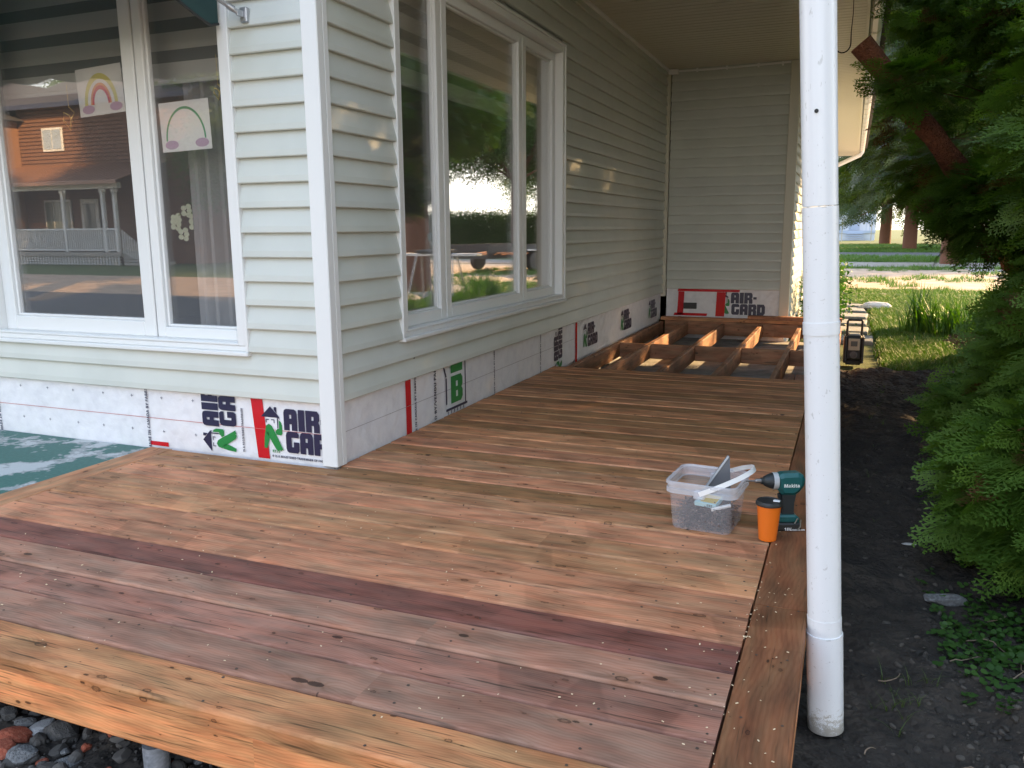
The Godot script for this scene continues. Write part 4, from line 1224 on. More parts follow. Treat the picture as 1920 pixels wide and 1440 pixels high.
func make_awning() -> void:
	var a := thing("awning", "dark green fabric awning with a wavy hem over the front window", "awning")
	var cloth := mat(.018, .055, .055, 0.8, {"backlight_enabled": true, "backlight": Color(.06, .1, .09)})
	var top := MB.new()
	var x0 := -4.6; var x1 := -0.47
	var w0 := Vector3(0, 2.42, 0.01); var w1 := Vector3(0, 2.03, 0.62)
	for k in 48:
		var fa := lerpf(x0, x1, k / 48.0); var fb := lerpf(x0, x1, (k + 1) / 48.0)
		top.quad(Vector3(fa, w0.y, w0.z), Vector3(fb, w0.y, w0.z), Vector3(fb, w1.y, w1.z), Vector3(fa, w1.y, w1.z), Vector3.UP)
		# hanging front hem, wavy
		var h := func(x: float) -> float: return 1.90 - 0.028 * absf(sin(x * 9.0)) - 0.02 * sin(x * 3.0)
		top.quad(Vector3(fa, w1.y, w1.z), Vector3(fb, w1.y, w1.z), Vector3(fb, h.call(fb), w1.z + .012), Vector3(fa, h.call(fa), w1.z + .012), Vector3.BACK)
	part(a, "fabric", top, cloth)
	# right-hand side flap with a curved lower hem
	var fl := MB.new()
	var pts := [Vector3(x1, 2.42, .01), Vector3(x1, 2.03, .62), Vector3(x1 - .01, 1.93, .60), Vector3(x1 + .01, 1.955, .46), Vector3(x1, 1.94, .34), Vector3(x1 + .01, 1.895, .24), Vector3(x1, 1.87, .15), Vector3(x1, 1.845, .06), Vector3(x1, 1.86, .015)]
	fl.poly(pts, Vector3.RIGHT)
	part(a, "side_flap", fl, cloth)
	var hm := MB.new()
	hm.tube(pts.slice(2), [.006, .006, .006, .006, .006, .006, .006], 6)
	part(a, "hem", hm, M.black)
	var arm := MB.new()
	arm.tube([Vector3(-.345, 1.885, .045), Vector3(-.39, 1.93, .10), Vector3(-.455, 2.03, .60)], [.009, .010, .009], 10)
	part(a, "arm", arm, M.metal)
	var jn := MB.new()
	jn.tube([Vector3(-.352, 1.895, .055), Vector3(-.368, 1.909, .073)], [.014, .013], 10)
	part(a, "arm_joint", jn, M.metal)
	var br := MB.new()
	br.cbox(Vector3(-.362, 1.855, -.012), Vector3(-.328, 1.915, .012), .004)
	br.cbox(Vector3(-.350, 1.873, .012), Vector3(-.340, 1.899, .050), .002)
	part(a, "bracket", br, M.metal)

func make_hook() -> void:
	var w := MB.new()
	var p := Vector3(1.905, 0, -4.2)
	var pts := [p + Vector3(0, 2.775, 0), p + Vector3(.004, 2.6, 0), p + Vector3(-.002, 2.47, 0), p + Vector3(.0, 2.40, 0)]
	var rad := [.003, .003, .004, .005]
	for k in 10:
		var an := PI * k / 9.0
		pts.append(p + Vector3(-.055 + cos(an) * .055, 2.385 - sin(an) * .06, 0)); rad.append(.005)
	pts.append(p + Vector3(-.112, 2.42, 0)); rad.append(.004)
	solo("plant_hook", w_tube(w, pts, rad), M.dark, "dark wire hook hanging from the soffit edge", "hook")

func w_tube(b: MB, pts: Array, rad: Array) -> MB:
	b.tube(pts, rad, 8)
	return b

# ---------------------------------------------------------------- vegetation
func spray_mesh(sd: int) -> ArrayMesh:
	# one flat fan of cedar scale-leaves, 0.24 m long, lying along +x, y its normal
	var r := RandomNumberGenerator.new(); r.seed = sd
	var b := MB.new()
	var leafd := func(p: Vector3, d: Vector3, l: float, w: float, shade: float) -> void:
		var s := d.cross(Vector3.UP).normalized() * w
		var q := p + d * l
		q.y += r.randf_range(-.15, .1) * l
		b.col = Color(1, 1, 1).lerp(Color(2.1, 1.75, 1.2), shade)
		var m := p.lerp(q, 0.55)
		b.quad(p, m + s, q, m - s, Vector3.UP)
	var L := 0.24
	b.col = Color(2.2, .9, .8)
	for k in 15:
		var f := (k + 1.0) / 16.0
		var y := -0.05 * f * f
		var base := Vector3(L * f, y, 0)
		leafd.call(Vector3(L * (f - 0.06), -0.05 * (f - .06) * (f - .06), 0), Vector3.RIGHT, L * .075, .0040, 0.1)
		var side := 1.0 if k % 2 else -1.0
		var bl := L * (0.50 * (1.0 - f) + 0.10) * r.randf_range(.8, 1.15)
		var an := side * r.randf_range(.7, .95)
		var d := Vector3(cos(an), r.randf_range(-.12, .05), sin(an)).normalized()
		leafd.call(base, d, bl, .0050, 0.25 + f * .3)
		var m := 2 + int(bl * 46)
		for q in m:
			var g := (q + 0.7) / (m + 0.3)
			var sa := an + (1 if q % 2 else -1) * r.randf_range(.55, .85)
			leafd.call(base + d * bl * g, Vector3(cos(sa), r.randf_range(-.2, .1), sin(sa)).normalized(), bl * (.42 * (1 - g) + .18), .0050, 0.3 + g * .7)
	return b.mesh()

func blade_mesh(sd: int, nb: int, h: float, w: float, spread: float, bend: float) -> ArrayMesh:
	var r := RandomNumberGenerator.new(); r.seed = sd
	var b := MB.new()
	for k in nb:
		var an := r.randf() * TAU
		var p := Vector3(cos(r.randf() * TAU) * spread * r.randf(), 0, sin(r.randf() * TAU) * spread * r.randf())
		var d := Vector3(cos(an), 0, sin(an)); var s := Vector3(-d.z, 0, d.x) * w
		var hh := h * r.randf_range(.55, 1.1); var bd := bend * r.randf_range(.4, 1.3)
		var last := p; var lw := 1.0
		b.col = Color(1, 1, 1).lerp(Color(1.4, 1.25, 1.0), r.randf())
		for q in 3:
			var f := (q + 1) / 3.0
			var np := p + Vector3.UP * hh * f * (1.0 - .25 * f * bd) + d * hh * bd * f * f
			var nw := 1.0 - f * f * 0.95
			b.quad(last - s * lw, last + s * lw, np + s * nw, np - s * nw, -d + Vector3.UP * .4)
			last = np; lw = nw
	return b.mesh()

func leafy_mesh(sd: int) -> ArrayMesh:
	var r := RandomNumberGenerator.new(); r.seed = sd
	var b := MB.new()
	for k in 26:
		var c := Vector3(r.randfn(0, .2), r.randfn(0, .16), r.randfn(0, .2))
		var d := Vector3(r.randfn(0, 1), r.randfn(0, .6), r.randfn(0, 1)).normalized()
		var s := d.cross(Vector3(r.randfn(0, .5), 1, r.randfn(0, .5))).normalized()
		b.col = Color(1, 1, 1).lerp(Color(1.5, 1.35, .9), r.randf())
		b.quad(c, c + d * .05 + s * .028, c + d * .1, c + d * .05 - s * .028, Vector3.UP)
	return b.mesh()

var sprays := []
func spray_frame(p: Vector3, outward: Vector3, roll: float, s: float) -> Transform3D:
	var x := outward.normalized()
	var y := (Vector3.UP - x * x.y)
	if y.length() < 0.05: y = Vector3.RIGHT
	y = y.normalized().rotated(x, roll)
	var z := x.cross(y)
	return Transform3D(Basis(x, y, z).scaled(Vector3.ONE * s), p)

# cedar: blobs of [centre, radii, sprays]; trunk points
func cedar(label: String, base: Vector3, trunk: Array, rad: Array, blobs: Array, sd: int, scale := 1.0, extra := []) -> Node3D:
	rng.seed = sd
	var t := thing("cedar_tree", label, "tree", base, "cedars along the garden edge")
	var tb := MB.new()
	tb.tube(trunk, rad, 14)
	part(t, "trunk", tb, M.bark)
	var lists := [[], [], []]; var cols := [[], [], []]
	var axis: Array = trunk
	var limb := MB.new()
	for bl in blobs:
		var c: Vector3 = bl[0]; var rr: Vector3 = bl[1]
		for k in int(bl[2]):
			var d := Vector3(rng.randfn(0, 1), rng.randfn(0, 1), rng.randfn(0, 1)).normalized()
			var q := pow(rng.randf(), 0.35)
			var p := c + d * rr * q
			# droop and point away from the trunk
			var tr: Vector3 = trunk[0].lerp(trunk[-1], clampf((p.y - trunk[0].y) / maxf(0.1, trunk[-1].y - trunk[0].y), 0, 1))
			var o := Vector3(p.x - tr.x, 0, p.z - tr.z).normalized() * 0.8 + d * 0.55
			o.y = o.y * 0.5 + rng.randf_range(-.55, .30)
			var w := rng.randi() % 3
			lists[w].append(spray_frame(p, o, rng.randfn(0, .55), scale * rng.randf_range(.65, 1.15)))
			var g := rng.randf()
			var tone := Color(.078, .160, .022).lerp(Color(.150, .26, .038), g)
			if rng.randf() < 0.04: tone = Color(.16, .075, .03)
			cols[w].append(tone)
			if k % 34 == 0 and p.y > 0.5:
				var hub: Vector3 = tr + Vector3(0, -0.1, 0)
				limb.tube([hub, hub.lerp(p, .55) + Vector3(0, .08, 0), p], [.009, .005, .0015], 5, false)
	part(t, "limbs", limb, M.bark)
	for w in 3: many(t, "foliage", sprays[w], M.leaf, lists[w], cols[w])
	return t

func conifer(label: String, base: Vector3, height: float, radius: float, clear: float, n: int, sd: int, tone_a: Color, tone_b: Color, scale: float, group := "") -> Node3D:
	rng.seed = sd
	var t := thing("spruce_tree", label, "tree", base, group)
	var tb := MB.new()
	tb.tube([Vector3(0, -.3, 0), Vector3(0, height * .3, 0), Vector3(0, height * .97, 0)], [height * .022, height * .017, .02], 12)
	part(t, "trunk", tb, M.bark)
	var lists := [[], []]; var cols := [[], []]
	var lb := MB.new()
	for k in n:
		var f := pow(rng.randf(), 0.75)
		var y := lerpf(clear, height, f)
		var R := radius * (1.0 - f * .93) * rng.randf_range(.75, 1.1)
		var an := rng.randf() * TAU
		an = an + sin(an * 5.0 + y * 1.3) * .25
		var q := pow(rng.randf(), .5)
		var dir := Vector3(cos(an), 0, sin(an))
		var p := dir * R * q + Vector3(0, y - R * q * q * .30, 0)
		var w := rng.randi() % 2
		var o := dir * .8 + Vector3(rng.randfn(0, .3), rng.randf_range(-.8, -.05), rng.randfn(0, .3))
		lists[w].append(spray_frame(p, o, rng.randfn(0, .7), scale * rng.randf_range(.7, 1.3)))
		cols[w].append(tone_a.lerp(tone_b, rng.randf()))
		if k % 30 == 0: lb.tube([Vector3(0, y, 0), p], [.05 * (1 - f) + .012, .01], 5, false)
	part(t, "limbs", lb, M.bark)
	for w in 2: many(t, "foliage", sprays[w], M.leaf, lists[w], cols[w])
	return t

func broadleaf(label: String, base: Vector3, height: float, radius: float, n: int, sd: int, tone: Color, group := "") -> Node3D:
	rng.seed = sd
	var t := thing("broadleaf_tree", label, "tree", base, group)
	var tb := MB.new()
	tb.tube([Vector3(0, -.3, 0), Vector3(.1, height * .25, 0), Vector3(0, height * .6, .1)], [height * .025, height * .018, .04], 10)
	var blobs := []
	for k in 16:
		var c := Vector3(rng.randfn(0, radius * .5), height * rng.randf_range(.35, .92), rng.randfn(0, radius * .5))
		blobs.append([c, radius * rng.randf_range(.28, .5)])
		tb.tube([Vector3(0, height * .3, 0), c * .6 + Vector3(0, height * .15, 0), c], [.09, .05, .015], 6, false)
	part(t, "trunk", tb, M.bark)
	var xf := []; var cs := []
	for k in n:
		var bl: Array = blobs[rng.randi() % blobs.size()]
		var d := Vector3(rng.randfn(0, 1), rng.randfn(0, 1), rng.randfn(0, 1)).normalized()
		var p: Vector3 = bl[0] + d * float(bl[1]) * pow(rng.randf(), .4)
		xf.append(Transform3D(Basis.from_euler(Vector3(rng.randf() * TAU, rng.randf() * TAU, 0)).scaled(Vector3.ONE * rng.randf_range(1.2, 2.0)), p))
		cs.append(tone * rng.randf_range(.7, 1.3))
	many(t, "foliage", leafy_mesh(sd), M.leaf, xf, cs)
	return t

func make_plants() -> void:
	for k in 3: sprays.append(spray_mesh(40 + k))
	# cedars along the right side; the sawn stem leans towards the eaves
	cedar("bushy green cedar nearest the camera, filling the right edge", Vector3(3.35, GROUND - .02, -0.9), [Vector3(0, 0, 0), Vector3(.05, 1.5, 0), Vector3(0, 6.4, 0)], [.14, .11, .02],
		[[Vector3(-.10, .72, -.55), Vector3(.62, .55, .75), 1500], [Vector3(-.12, .95, .35), Vector3(.60, .75, .8), 900], [Vector3(-.05, 1.75, -.2), Vector3(.72, .75, .95), 1700], [Vector3(0, 2.7, 0), Vector3(.85, .8, 1.0), 1200], [Vector3(0, 3.7, 0), Vector3(.6, .8, .7), 600], [Vector3(-.55, .42, -.95), Vector3(.30, .22, .45), 300], [Vector3(-.66, .40, .42), Vector3(.24, .30, .36), 420], [Vector3(-.25, .30, .85), Vector3(.45, .3, .4), 300], [Vector3(.1, 4.9, 0), Vector3(.8, .9, .9), 600], [Vector3(.1, 6.0, 0), Vector3(.6, .9, .7), 400]], 101, .85)
	var cb := cedar("cedar with a bare dark trunk and a sawn red stem leaning to the eaves", Vector3(3.42, GROUND - .02, -6.0), [Vector3(0, 0, 0), Vector3(.10, .8, .1), Vector3(-.05, 2.0, .5), Vector3(-.1, 6.8, .9)], [.20, .16, .13, .03],
		[[Vector3(-.62, 2.15, 1.7), Vector3(.56, .75, .9), 430], [Vector3(-.15, 2.9, 1.2), Vector3(.95, .9, 1.6), 620], [Vector3(.2, 1.75, 2.3), Vector3(.62, .75, 1.1), 1100], [Vector3(-.1, 4.1, 1.0), Vector3(.9, .9, 1.3), 800], [Vector3(-.05, 5.3, .9), Vector3(.9, .9, 1.2), 800], [Vector3(0, 6.5, .9), Vector3(.7, .9, .9), 500], [Vector3(-.62, 1.75, .6), Vector3(.44, .24, .6), 260], [Vector3(-.72, 2.95, 2.2), Vector3(.5, .5, .8), 420], [Vector3(.15, .95, 2.6), Vector3(.5, .5, .7), 600], [Vector3(-.55, 1.45, 2.75), Vector3(.36, .30, .5), 420], [Vector3(-1.12, 2.22, 2.98), Vector3(.20, .14, .10), 60], [Vector3(.15, 3.3, -1.6), Vector3(.9, 1.0, 1.3), 2100], [Vector3(.35, 2.2, -1.5), Vector3(.6, .6, .9), 500], [Vector3(.2, 3.25, -3.2), Vector3(.6, .75, .8), 1000]], 102, 1.0)
	var sw := MB.new()
	sw.tube([Vector3(-.05, 1.0, .2), Vector3(-.35, 1.45, 1.4), Vector3(-.80, 1.72, 2.55), Vector3(-.96, 1.93, 2.64), Vector3(-1.13, 2.10, 2.73), Vector3(-1.27, 2.30, 2.80), Vector3(-1.44, 2.50, 2.85)], [.10, .085, .080, .069, .076, .066, .073], 8)
	part(cb, "sawn_stem", sw, M.stem)
	var sw2 := MB.new()
	sw2.tube([Vector3(.1, .6, .2), Vector3(-.35, 2.3, 2.3), Vector3(-.45, 3.0, 2.8)], [.10, .08, .07], 9)
	part(cb, "second_stem", sw2, M.stem)
	cedar("cedar behind the nearest one in the row on the right", Vector3(3.75, GROUND - .02, -3.2), [Vector3(0, 0, 0), Vector3(0, 2, 0), Vector3(0, 6.6, 0)], [.13, .11, .02],
		[[Vector3(0, .8, 0), Vector3(.72, .65, 1.0), 900], [Vector3(0, 1.7, 0), Vector3(.8, .8, 1.1), 1300], [Vector3(0, 2.8, 0), Vector3(.95, .9, 1.5), 1900], [Vector3(0, 3.8, 0), Vector3(.8, .9, 1.3), 1300], [Vector3(0, 5.0, 0), Vector3(.8, .9, 1.2), 900], [Vector3(0, 6.2, 0), Vector3(.6, .9, .9), 500]], 103, 1.15)
	cedar("tall cedar beside the front corner of the deck, out past the right edge", Vector3(4.3, GROUND - .02, 2.3), [Vector3(0, 0, 0), Vector3(0, 2, 0), Vector3(0, 6.2, 0)], [.15, .12, .02],
		[[Vector3(0, .9, 0), Vector3(.85, .8, 1.3), 800], [Vector3(0, 2.0, 0), Vector3(.9, .9, 1.4), 1100], [Vector3(0, 3.2, 0), Vector3(.9, 1.0, 1.3), 1000], [Vector3(0, 4.4, 0), Vector3(.9, .9, 1.2), 800], [Vector3(0, 5.6, 0), Vector3(.8, .9, 1.0), 600]], 104, 1.1)
	cedar("dense low cedar behind the bare trunk, past the right edge", Vector3(4.75, GROUND - .02, -6.9), [Vector3(0, 0, 0), Vector3(0, 2, 0), Vector3(0, 4.4, 0)], [.13, .11, .02],
		[[Vector3(0, .8, 0), Vector3(.75, .7, 1.1), 900], [Vector3(0, 1.8, 0), Vector3(.8, .8, 1.1), 1000], [Vector3(0, 2.9, 0), Vector3(.75, .8, 1.0), 800], [Vector3(0, 3.8, 0), Vector3(.55, .7, .7), 400]], 106, 1.15)
	# spruces far behind the lawn
	var oa := Color(.05, .075, .02); var ob := Color(.10, .11, .03)
	conifer("big spruce standing in front of the pale far house", Vector3(4.35, GROUND, -69.0), 20.0, 5.2, 3.0, 2600, 201, oa, ob, 6.0, "spruces beyond the lawn")
	conifer("thick trunked spruce to the right of the pale far house", Vector3(5.1, GROUND, -51.0), 18.0, 4.6, 2.7, 2600, 202, oa, ob, 5.2, "spruces beyond the lawn")
	conifer("dark spruce over the lawn mirrored in the side window", Vector3(6.7, GROUND, -13.4), 13.0, 2.6, 4.4, 900, 203, Color(.035, .055, .018), Color(.075, .09, .028), 2.3, "spruces beyond the lawn")
	conifer("dark drooping spruce hanging past the end of the gutter", Vector3(5.3, GROUND, -31.0), 15.0, 3.9, 3.4, 3000, 206, Color(.045, .06, .02), Color(.09, .10, .03), 3.6, "spruces beyond the lawn")
	conifer("spruce at the far right of the far lawn", Vector3(16.0, GROUND, -60.0), 18.0, 5.0, 2.0, 2200, 204, oa, ob, 6.0, "spruces beyond the lawn")
	conifer("spruce behind the far house on the left", Vector3(-9.0, GROUND, -98.0), 22.0, 6.0, 1.0, 1800, 205, oa, ob, 7.0, "spruces beyond the lawn")
	# grass
	rng.seed = 301
	var gm := blade_mesh(7, 16, 0.085, 0.0035, .05, .6)
	var xf := []; var cs := []
	for k in 30000:
		var z := -5.4 - pow(rng.randf(), 1.35) * 11.0
		var x := rng.randf_range(2.0, 6.5)
		if rng.randf() < .25: x = rng.randf_range(1.5, 12.0)
		if x > 5.4 and z > -16: x = rng.randf_range(2.0, 5.4)
		if x < 2.35 and z > -12.5: continue
		if x < 1.45: continue
		var keep := smoothstep(-5.3, -6.4, z + soil_noise.get_noise_2d(x * 1.7, 40.0) * 0.9)
		if rng.randf() > keep + .03: continue
		xf.append(Transform3D(Basis(Vector3.UP, rng.randf() * TAU).scaled(Vector3.ONE * rng.randf_range(.55, 1.35)), Vector3(x, GROUND - .032, z)))
		cs.append(Color(.065, .15, .022).lerp(Color(.125, .20, .035), rng.randf()) * rng.randf_range(.75, 1.15))
	meta(many(self, "grass", gm, M.blade, xf, cs), "uneven green lawn grass behind the deck", "grass")
	xf = []; cs = []
	var gm2 := blade_mesh(8, 14, 0.13, 0.006, .12, .6)
	for k in 9000:
		var z := rng.randf_range(-39.0, -15.0) if k < 4200 else rng.randf_range(-66.0, -46.0)
		if z < -27.6 and z > -32.5: continue
		var x := rng.randf_range(1.2, 9.0)
		if z < -15.6 and z > -27.0 and soil_noise.get_noise_2d(x * .6, z * .25) < .12: continue
		xf.append(Transform3D(Basis(Vector3.UP, rng.randf() * TAU).scaled(Vector3.ONE * rng.randf_range(.6, 1.6)), Vector3(x, GROUND - .032, z)))
		cs.append(Color(.065, .15, .022).lerp(Color(.125, .20, .035), rng.randf()))
	meta(many(self, "far_grass", gm2, M.blade, xf, cs), "sunlit yellow green grass beyond the sand", "grass")
	# clumps of long leaves
	var im := blade_mesh(9, 40, 0.62, 0.012, .22, .42)
	for c in [[Vector3(3.02, GROUND - .03, -8.3), 7, "shaded clump of long green leaves on the lawn by the cedar", Color(.09, .19, .03)], [Vector3(4.4, GROUND - .03, -11.6), 7, "sunlit clump of long leaves further back on the lawn", Color(.09, .19, .03)], [Vector3(4.35, GROUND - .03, -8.6), 4, "bright sunlit leaves right of the shaded clump", Color(.09, .19, .03)]]:
		rng.seed = 400 + int(c[0].z * 10)
		var t := thing("leaf_clump", c[2], "plant", c[0], "leaf clumps on the lawn")
		for k in int(c[1]):
			var o := MeshInstance3D.new()
			o.name = "leaf_tuft"; o.mesh = im; t.add_child(o, true)
			var mm: StandardMaterial3D = M.blade.duplicate(); mm.albedo_color = c[3].linear_to_srgb()
			o.material_override = mm
			o.position = Vector3(rng.randf_range(-.34, .34), 0, rng.randf_range(-.3, .3)); o.rotation.y = rng.randf() * TAU
			o.scale = Vector3.ONE * rng.randf_range(.8, 1.15)
	# tall plants against the rear side wall
	for k in 4:
		rng.seed = 430 + k
		var t := thing("wall_plant", ["leafy plant at the foot of the rear wall nearest the deck", "second leafy plant along the foot of the rear wall", "third leafy plant along the foot of the rear wall", "farthest leafy plant along the foot of the rear wall"][k], "plant", Vector3(1.68, GROUND - .03, -8.2 - k * 1.35), "plants along the rear wall")
		var xs := []; var cc := []
		for q in 90:
			xs.append(Transform3D(Basis.from_euler(Vector3(rng.randf() * TAU, rng.randf() * TAU, 0)).scaled(Vector3.ONE * .55), Vector3(rng.randfn(0, .1), rng.randf_range(.05, .75), rng.randfn(0, .22))))
			cc.append(Color(.05, .12, .025) * rng.randf_range(.7, 1.5))
		many(t, "foliage", leafy_mesh(55), M.leaf, xs, cc)
		var stq := MB.new()
		for q in 5: stq.tube([Vector3(rng.randfn(0, .04), 0, rng.randfn(0, .08)), Vector3(rng.randfn(0, .1), .7, rng.randfn(0, .2))], [.006, .002], 5, false)
		part(t, "stems", stq, mat(.06, .1, .03, .8))
	# low round-leaved weeds in the soil on the right
	var lm := MB.new()
	for q in 3:
		var ring := []
		var c := Vector3(cos(q * 2.1) * .022, .022 + q * .008, sin(q * 2.1) * .022)
		for w in 9: ring.append(c + Vector3(cos(TAU * w / 9) * .016, .003 * cos(TAU * w / 4.5), sin(TAU * w / 9) * .014))
		lm.col = Color(1, 1, 1).lerp(Color(1.4, 1.2, 1), q / 3.0)
		lm.poly(ring, Vector3.UP)
		lm.quad(Vector3.ZERO, Vector3(.001, 0, 0), c + Vector3(.001, 0, 0), c, Vector3.BACK)
	rng.seed = 501
	xf = []; cs = []
	for k in 420:
		var p := Vector3(rng.randfn(2.52, .13), 0, rng.randfn(.14, .20))
		if p.x < 2.33 + soil_noise.get_noise_2d(k, 3) * .1: continue
		p.y = soil_height(p.x, p.z) - .004
		xf.append(Transform3D(Basis.from_euler(Vector3(rng.randfn(0, .25), rng.randf() * TAU, rng.randfn(0, .25))).scaled(Vector3.ONE * rng.randf_range(.3, .75)), p))
		cs.append(Color(.035, .10, .016).lerp(Color(.065, .15, .024), rng.randf()))
	meta(many(self, "ground_cover", lm.mesh(), M.leaf, xf, cs), "low round leaved weeds growing in the dark soil under the cedar", "weeds")
	# thin grass sprigs in the soil near the pipe
	xf = []; cs = []
	for k in 46:
		var p := Vector3(rng.randfn(2.23, .05), 0, rng.randfn(.58, .07)) if k < 14 else Vector3(rng.randf_range(2.15, 2.9), 0, rng.randf_range(-4.5, .7))
		p.y = soil_height(p.x, p.z) - .003
		xf.append(Transform3D(Basis(Vector3.UP, rng.randf() * TAU).scaled(Vector3.ONE * rng.randf_range(.35, .8)), p))
		cs.append(Color(.07, .11, .02))
	meta(many(self, "grass_sprigs", blade_mesh(12, 5, .085, .002, .02, .9), M.blade, xf, cs), "sparse grass sprigs in the dark soil beside the pipe", "grass")

func stone_mesh(sd: int, sx: float, sy: float, sz: float, cuts := 9) -> ArrayMesh:
	# a lump with cut faces
	var r := RandomNumberGenerator.new(); r.seed = sd
	var planes := []
	for k in cuts:
		var d := Vector3(r.randfn(0, 1), r.randfn(0, 1), r.randfn(0, 1)).normalized()
		planes.append([d, r.randf_range(.62, .92)])
	var b := MB.new()
	var nu := 12; var nv := 8
	var P := func(u: int, v: int) -> Vector3:
		var an := TAU * u / nu; var el := PI * v / nv - PI / 2
		var p := Vector3(cos(an) * cos(el), sin(el), sin(an) * cos(el))
		for pl in planes:
			var q: float = p.dot(pl[0])
			if q > pl[1]: p -= pl[0] * (q - pl[1])
		return p * Vector3(sx, sy, sz)
	for v in nv:
		for u in nu:
			var a: Vector3 = P.call(u, v); var c: Vector3 = P.call(u + 1, v); var d: Vector3 = P.call(u + 1, v + 1); var e: Vector3 = P.call(u, v + 1)
			if v > 0: b.tri(a, c, d, (d - a).cross(c - a).normalized() * signf(((d - a).cross(c - a)).dot(a + c + d)))
			if v < nv - 1: b.tri(a, d, e, (e - a).cross(d - a).normalized() * signf(((e - a).cross(d - a)).dot(a + d + e)))
	return b.mesh()

func make_stones() -> void:
	rng.seed = 601
	var grey := speckled([[0.0, .08, .078, .075], [0.5, .16, .158, .155], [1.0, .30, .30, .30]], 6.0, 0.02, .9, .5, 14)
	var pale := speckled([[0.0, .40, .39, .38], [1.0, .62, .61, .60]], 9.0, 0.02, .85, .25, 15)
	var brick := speckled([[0.0, .20, .045, .022], [0.5, .30, .07, .035], [1.0, .40, .16, .10]], 9.0, 0.02, .9, .25, 16)
	var darkr := speckled([[0.0, .05, .048, .045], [1.0, .13, .125, .12]], 9.0, 0.02, .9, .3, 17)
	# rubble below the front rim, bottom left
	var list := [
		[0.094, 1.543, 0.041, 0.016, 0.030, pale, "white chipped stone in the rubble below the front rim"],
		[0.078, 1.600, 0.051, 0.021, 0.033, brick, "large red brick shard in the rubble at the lower left"],
		[0.165, 1.655, 0.048, 0.021, 0.034, grey, "blue grey angular stone below the red brick shard"],
		[0.105, 1.668, 0.041, 0.020, 0.033, brick, "pinkish brick lump at the bottom left corner of the rubble"],
		[0.285, 1.632, 0.049, 0.008, 0.033, grey, "flat slate shard in the rubble left of the pile"],
		[0.234, 1.588, 0.045, 0.010, 0.016, grey, "long thin slate splinter in the rubble"],
		[0.298, 1.580, 0.016, 0.011, 0.011, brick, "small orange brick crumb beside the slate splinter"],
		[0.325, 1.524, 0.018, 0.015, 0.011, brick, "small brick piece under the rim left of the pile"],
		[0.040, 1.552, 0.033, 0.011, 0.018, grey, "flat grey stone under the rim at the left"],
		[0.175, 1.548, 0.041, 0.028, 0.037, darkr, "dark clod of earth in the rubble under the rim"],
		[0.474, 1.515, 0.025, 0.008, 0.010, pale, "pale stone chip right of the pile"],
		[-0.030, 1.548, 0.033, 0.018, 0.025, darkr, "dark stone at the left frame edge"],
		[0.212, 1.640, 0.018, 0.010, 0.016, brick, "dark red brick crumb between the grey stones"],
		[0.609, 1.514, 0.023, 0.010, 0.015, grey, "grey stone chip low under the rim right of the pile"]]
	for k in list.size():
		var e: Array = list[k]
		var o := solo("rubble_stone", stone_mesh(610 + k, e[2], e[3], e[4]), e[5], e[6], "stone", Vector3(e[0], soil_height(e[0], e[1]) + e[3] * .4, e[1]), "rubble under the front of the deck")
		o.rotation.y = rng.randf() * TAU; o.rotation.z = rng.randfn(0, .2)
	# small rubble nobody would count
	var sm := stone_mesh(650, .016, .010, .013, 7)
	var xf := []; var cs := []
	for k in 2600:
		var p := Vector3(rng.randf_range(-.5, 1.4), 0, rng.randf_range(1.35, 2.1))
		p.y = soil_height(p.x, p.z) + .002
		xf.append(Transform3D(Basis.from_euler(Vector3(rng.randf() * TAU, rng.randf() * TAU, 0)).scaled(Vector3.ONE * (pow(rng.randf(), 4.0) * 1.7 + .16)), p))
		var g := rng.randf_range(.025, .11)
		cs.append(Color(g, g * .90, g * .80) if rng.randf() < .93 else Color(.26, .06, .03))
	meta(many(self, "rubble", sm, M.tint, xf, cs), "fine gravel and broken bits on the earth below the front rim", "rubble")
	xf = []; cs = []
	for k in 4200:
		var p := Vector3(rng.randfn(2.62, .22), 0, rng.randfn(.55, .24))
		if k > 1900: p = Vector3(rng.randf_range(2.0, 3.2), 0, rng.randf_range(-5.5, 1.3))
		p.y = soil_height(p.x, p.z) + .001
		xf.append(Transform3D(Basis.from_euler(Vector3(rng.randf() * TAU, rng.randf() * TAU, 0)).scaled(Vector3.ONE * (pow(rng.randf(), 4.0) * .8 + .1)), p))
		var g := rng.randf_range(.018, .075)
		cs.append(Color(g, g * .84, g * .68))
	meta(many(self, "soil_crumbs", sm, M.tint, xf, cs), "crumbs of earth and grit on the dark soil", "soil")
	# single stones on the soil and lawn
	var one := [[2.39, -.16, .075, .022, .045, grey, "flat blue grey stone half buried among the weeds"], [2.66, .62, .10, .05, .08, M.soil, "rounded brown earth lump at the lower right corner"], [2.42, -11.9, .26, .11, .14, pale, "white stone block lying on the lawn"], [2.30, -.62, .03, .004, .010, pale, "white paint chip on the dark soil"]]
	for k in one.size():
		var e: Array = one[k]
		var y := soil_height(e[0], e[1]) if e[1] > -6 else GROUND - .03
		var o := solo("garden_stone", stone_mesh(680 + k, e[2], e[3], e[4]), e[5], e[6], "stone", Vector3(e[0], y + e[3] * .45, e[1]))
		o.rotation.y = rng.randf_range(-.3, .3)
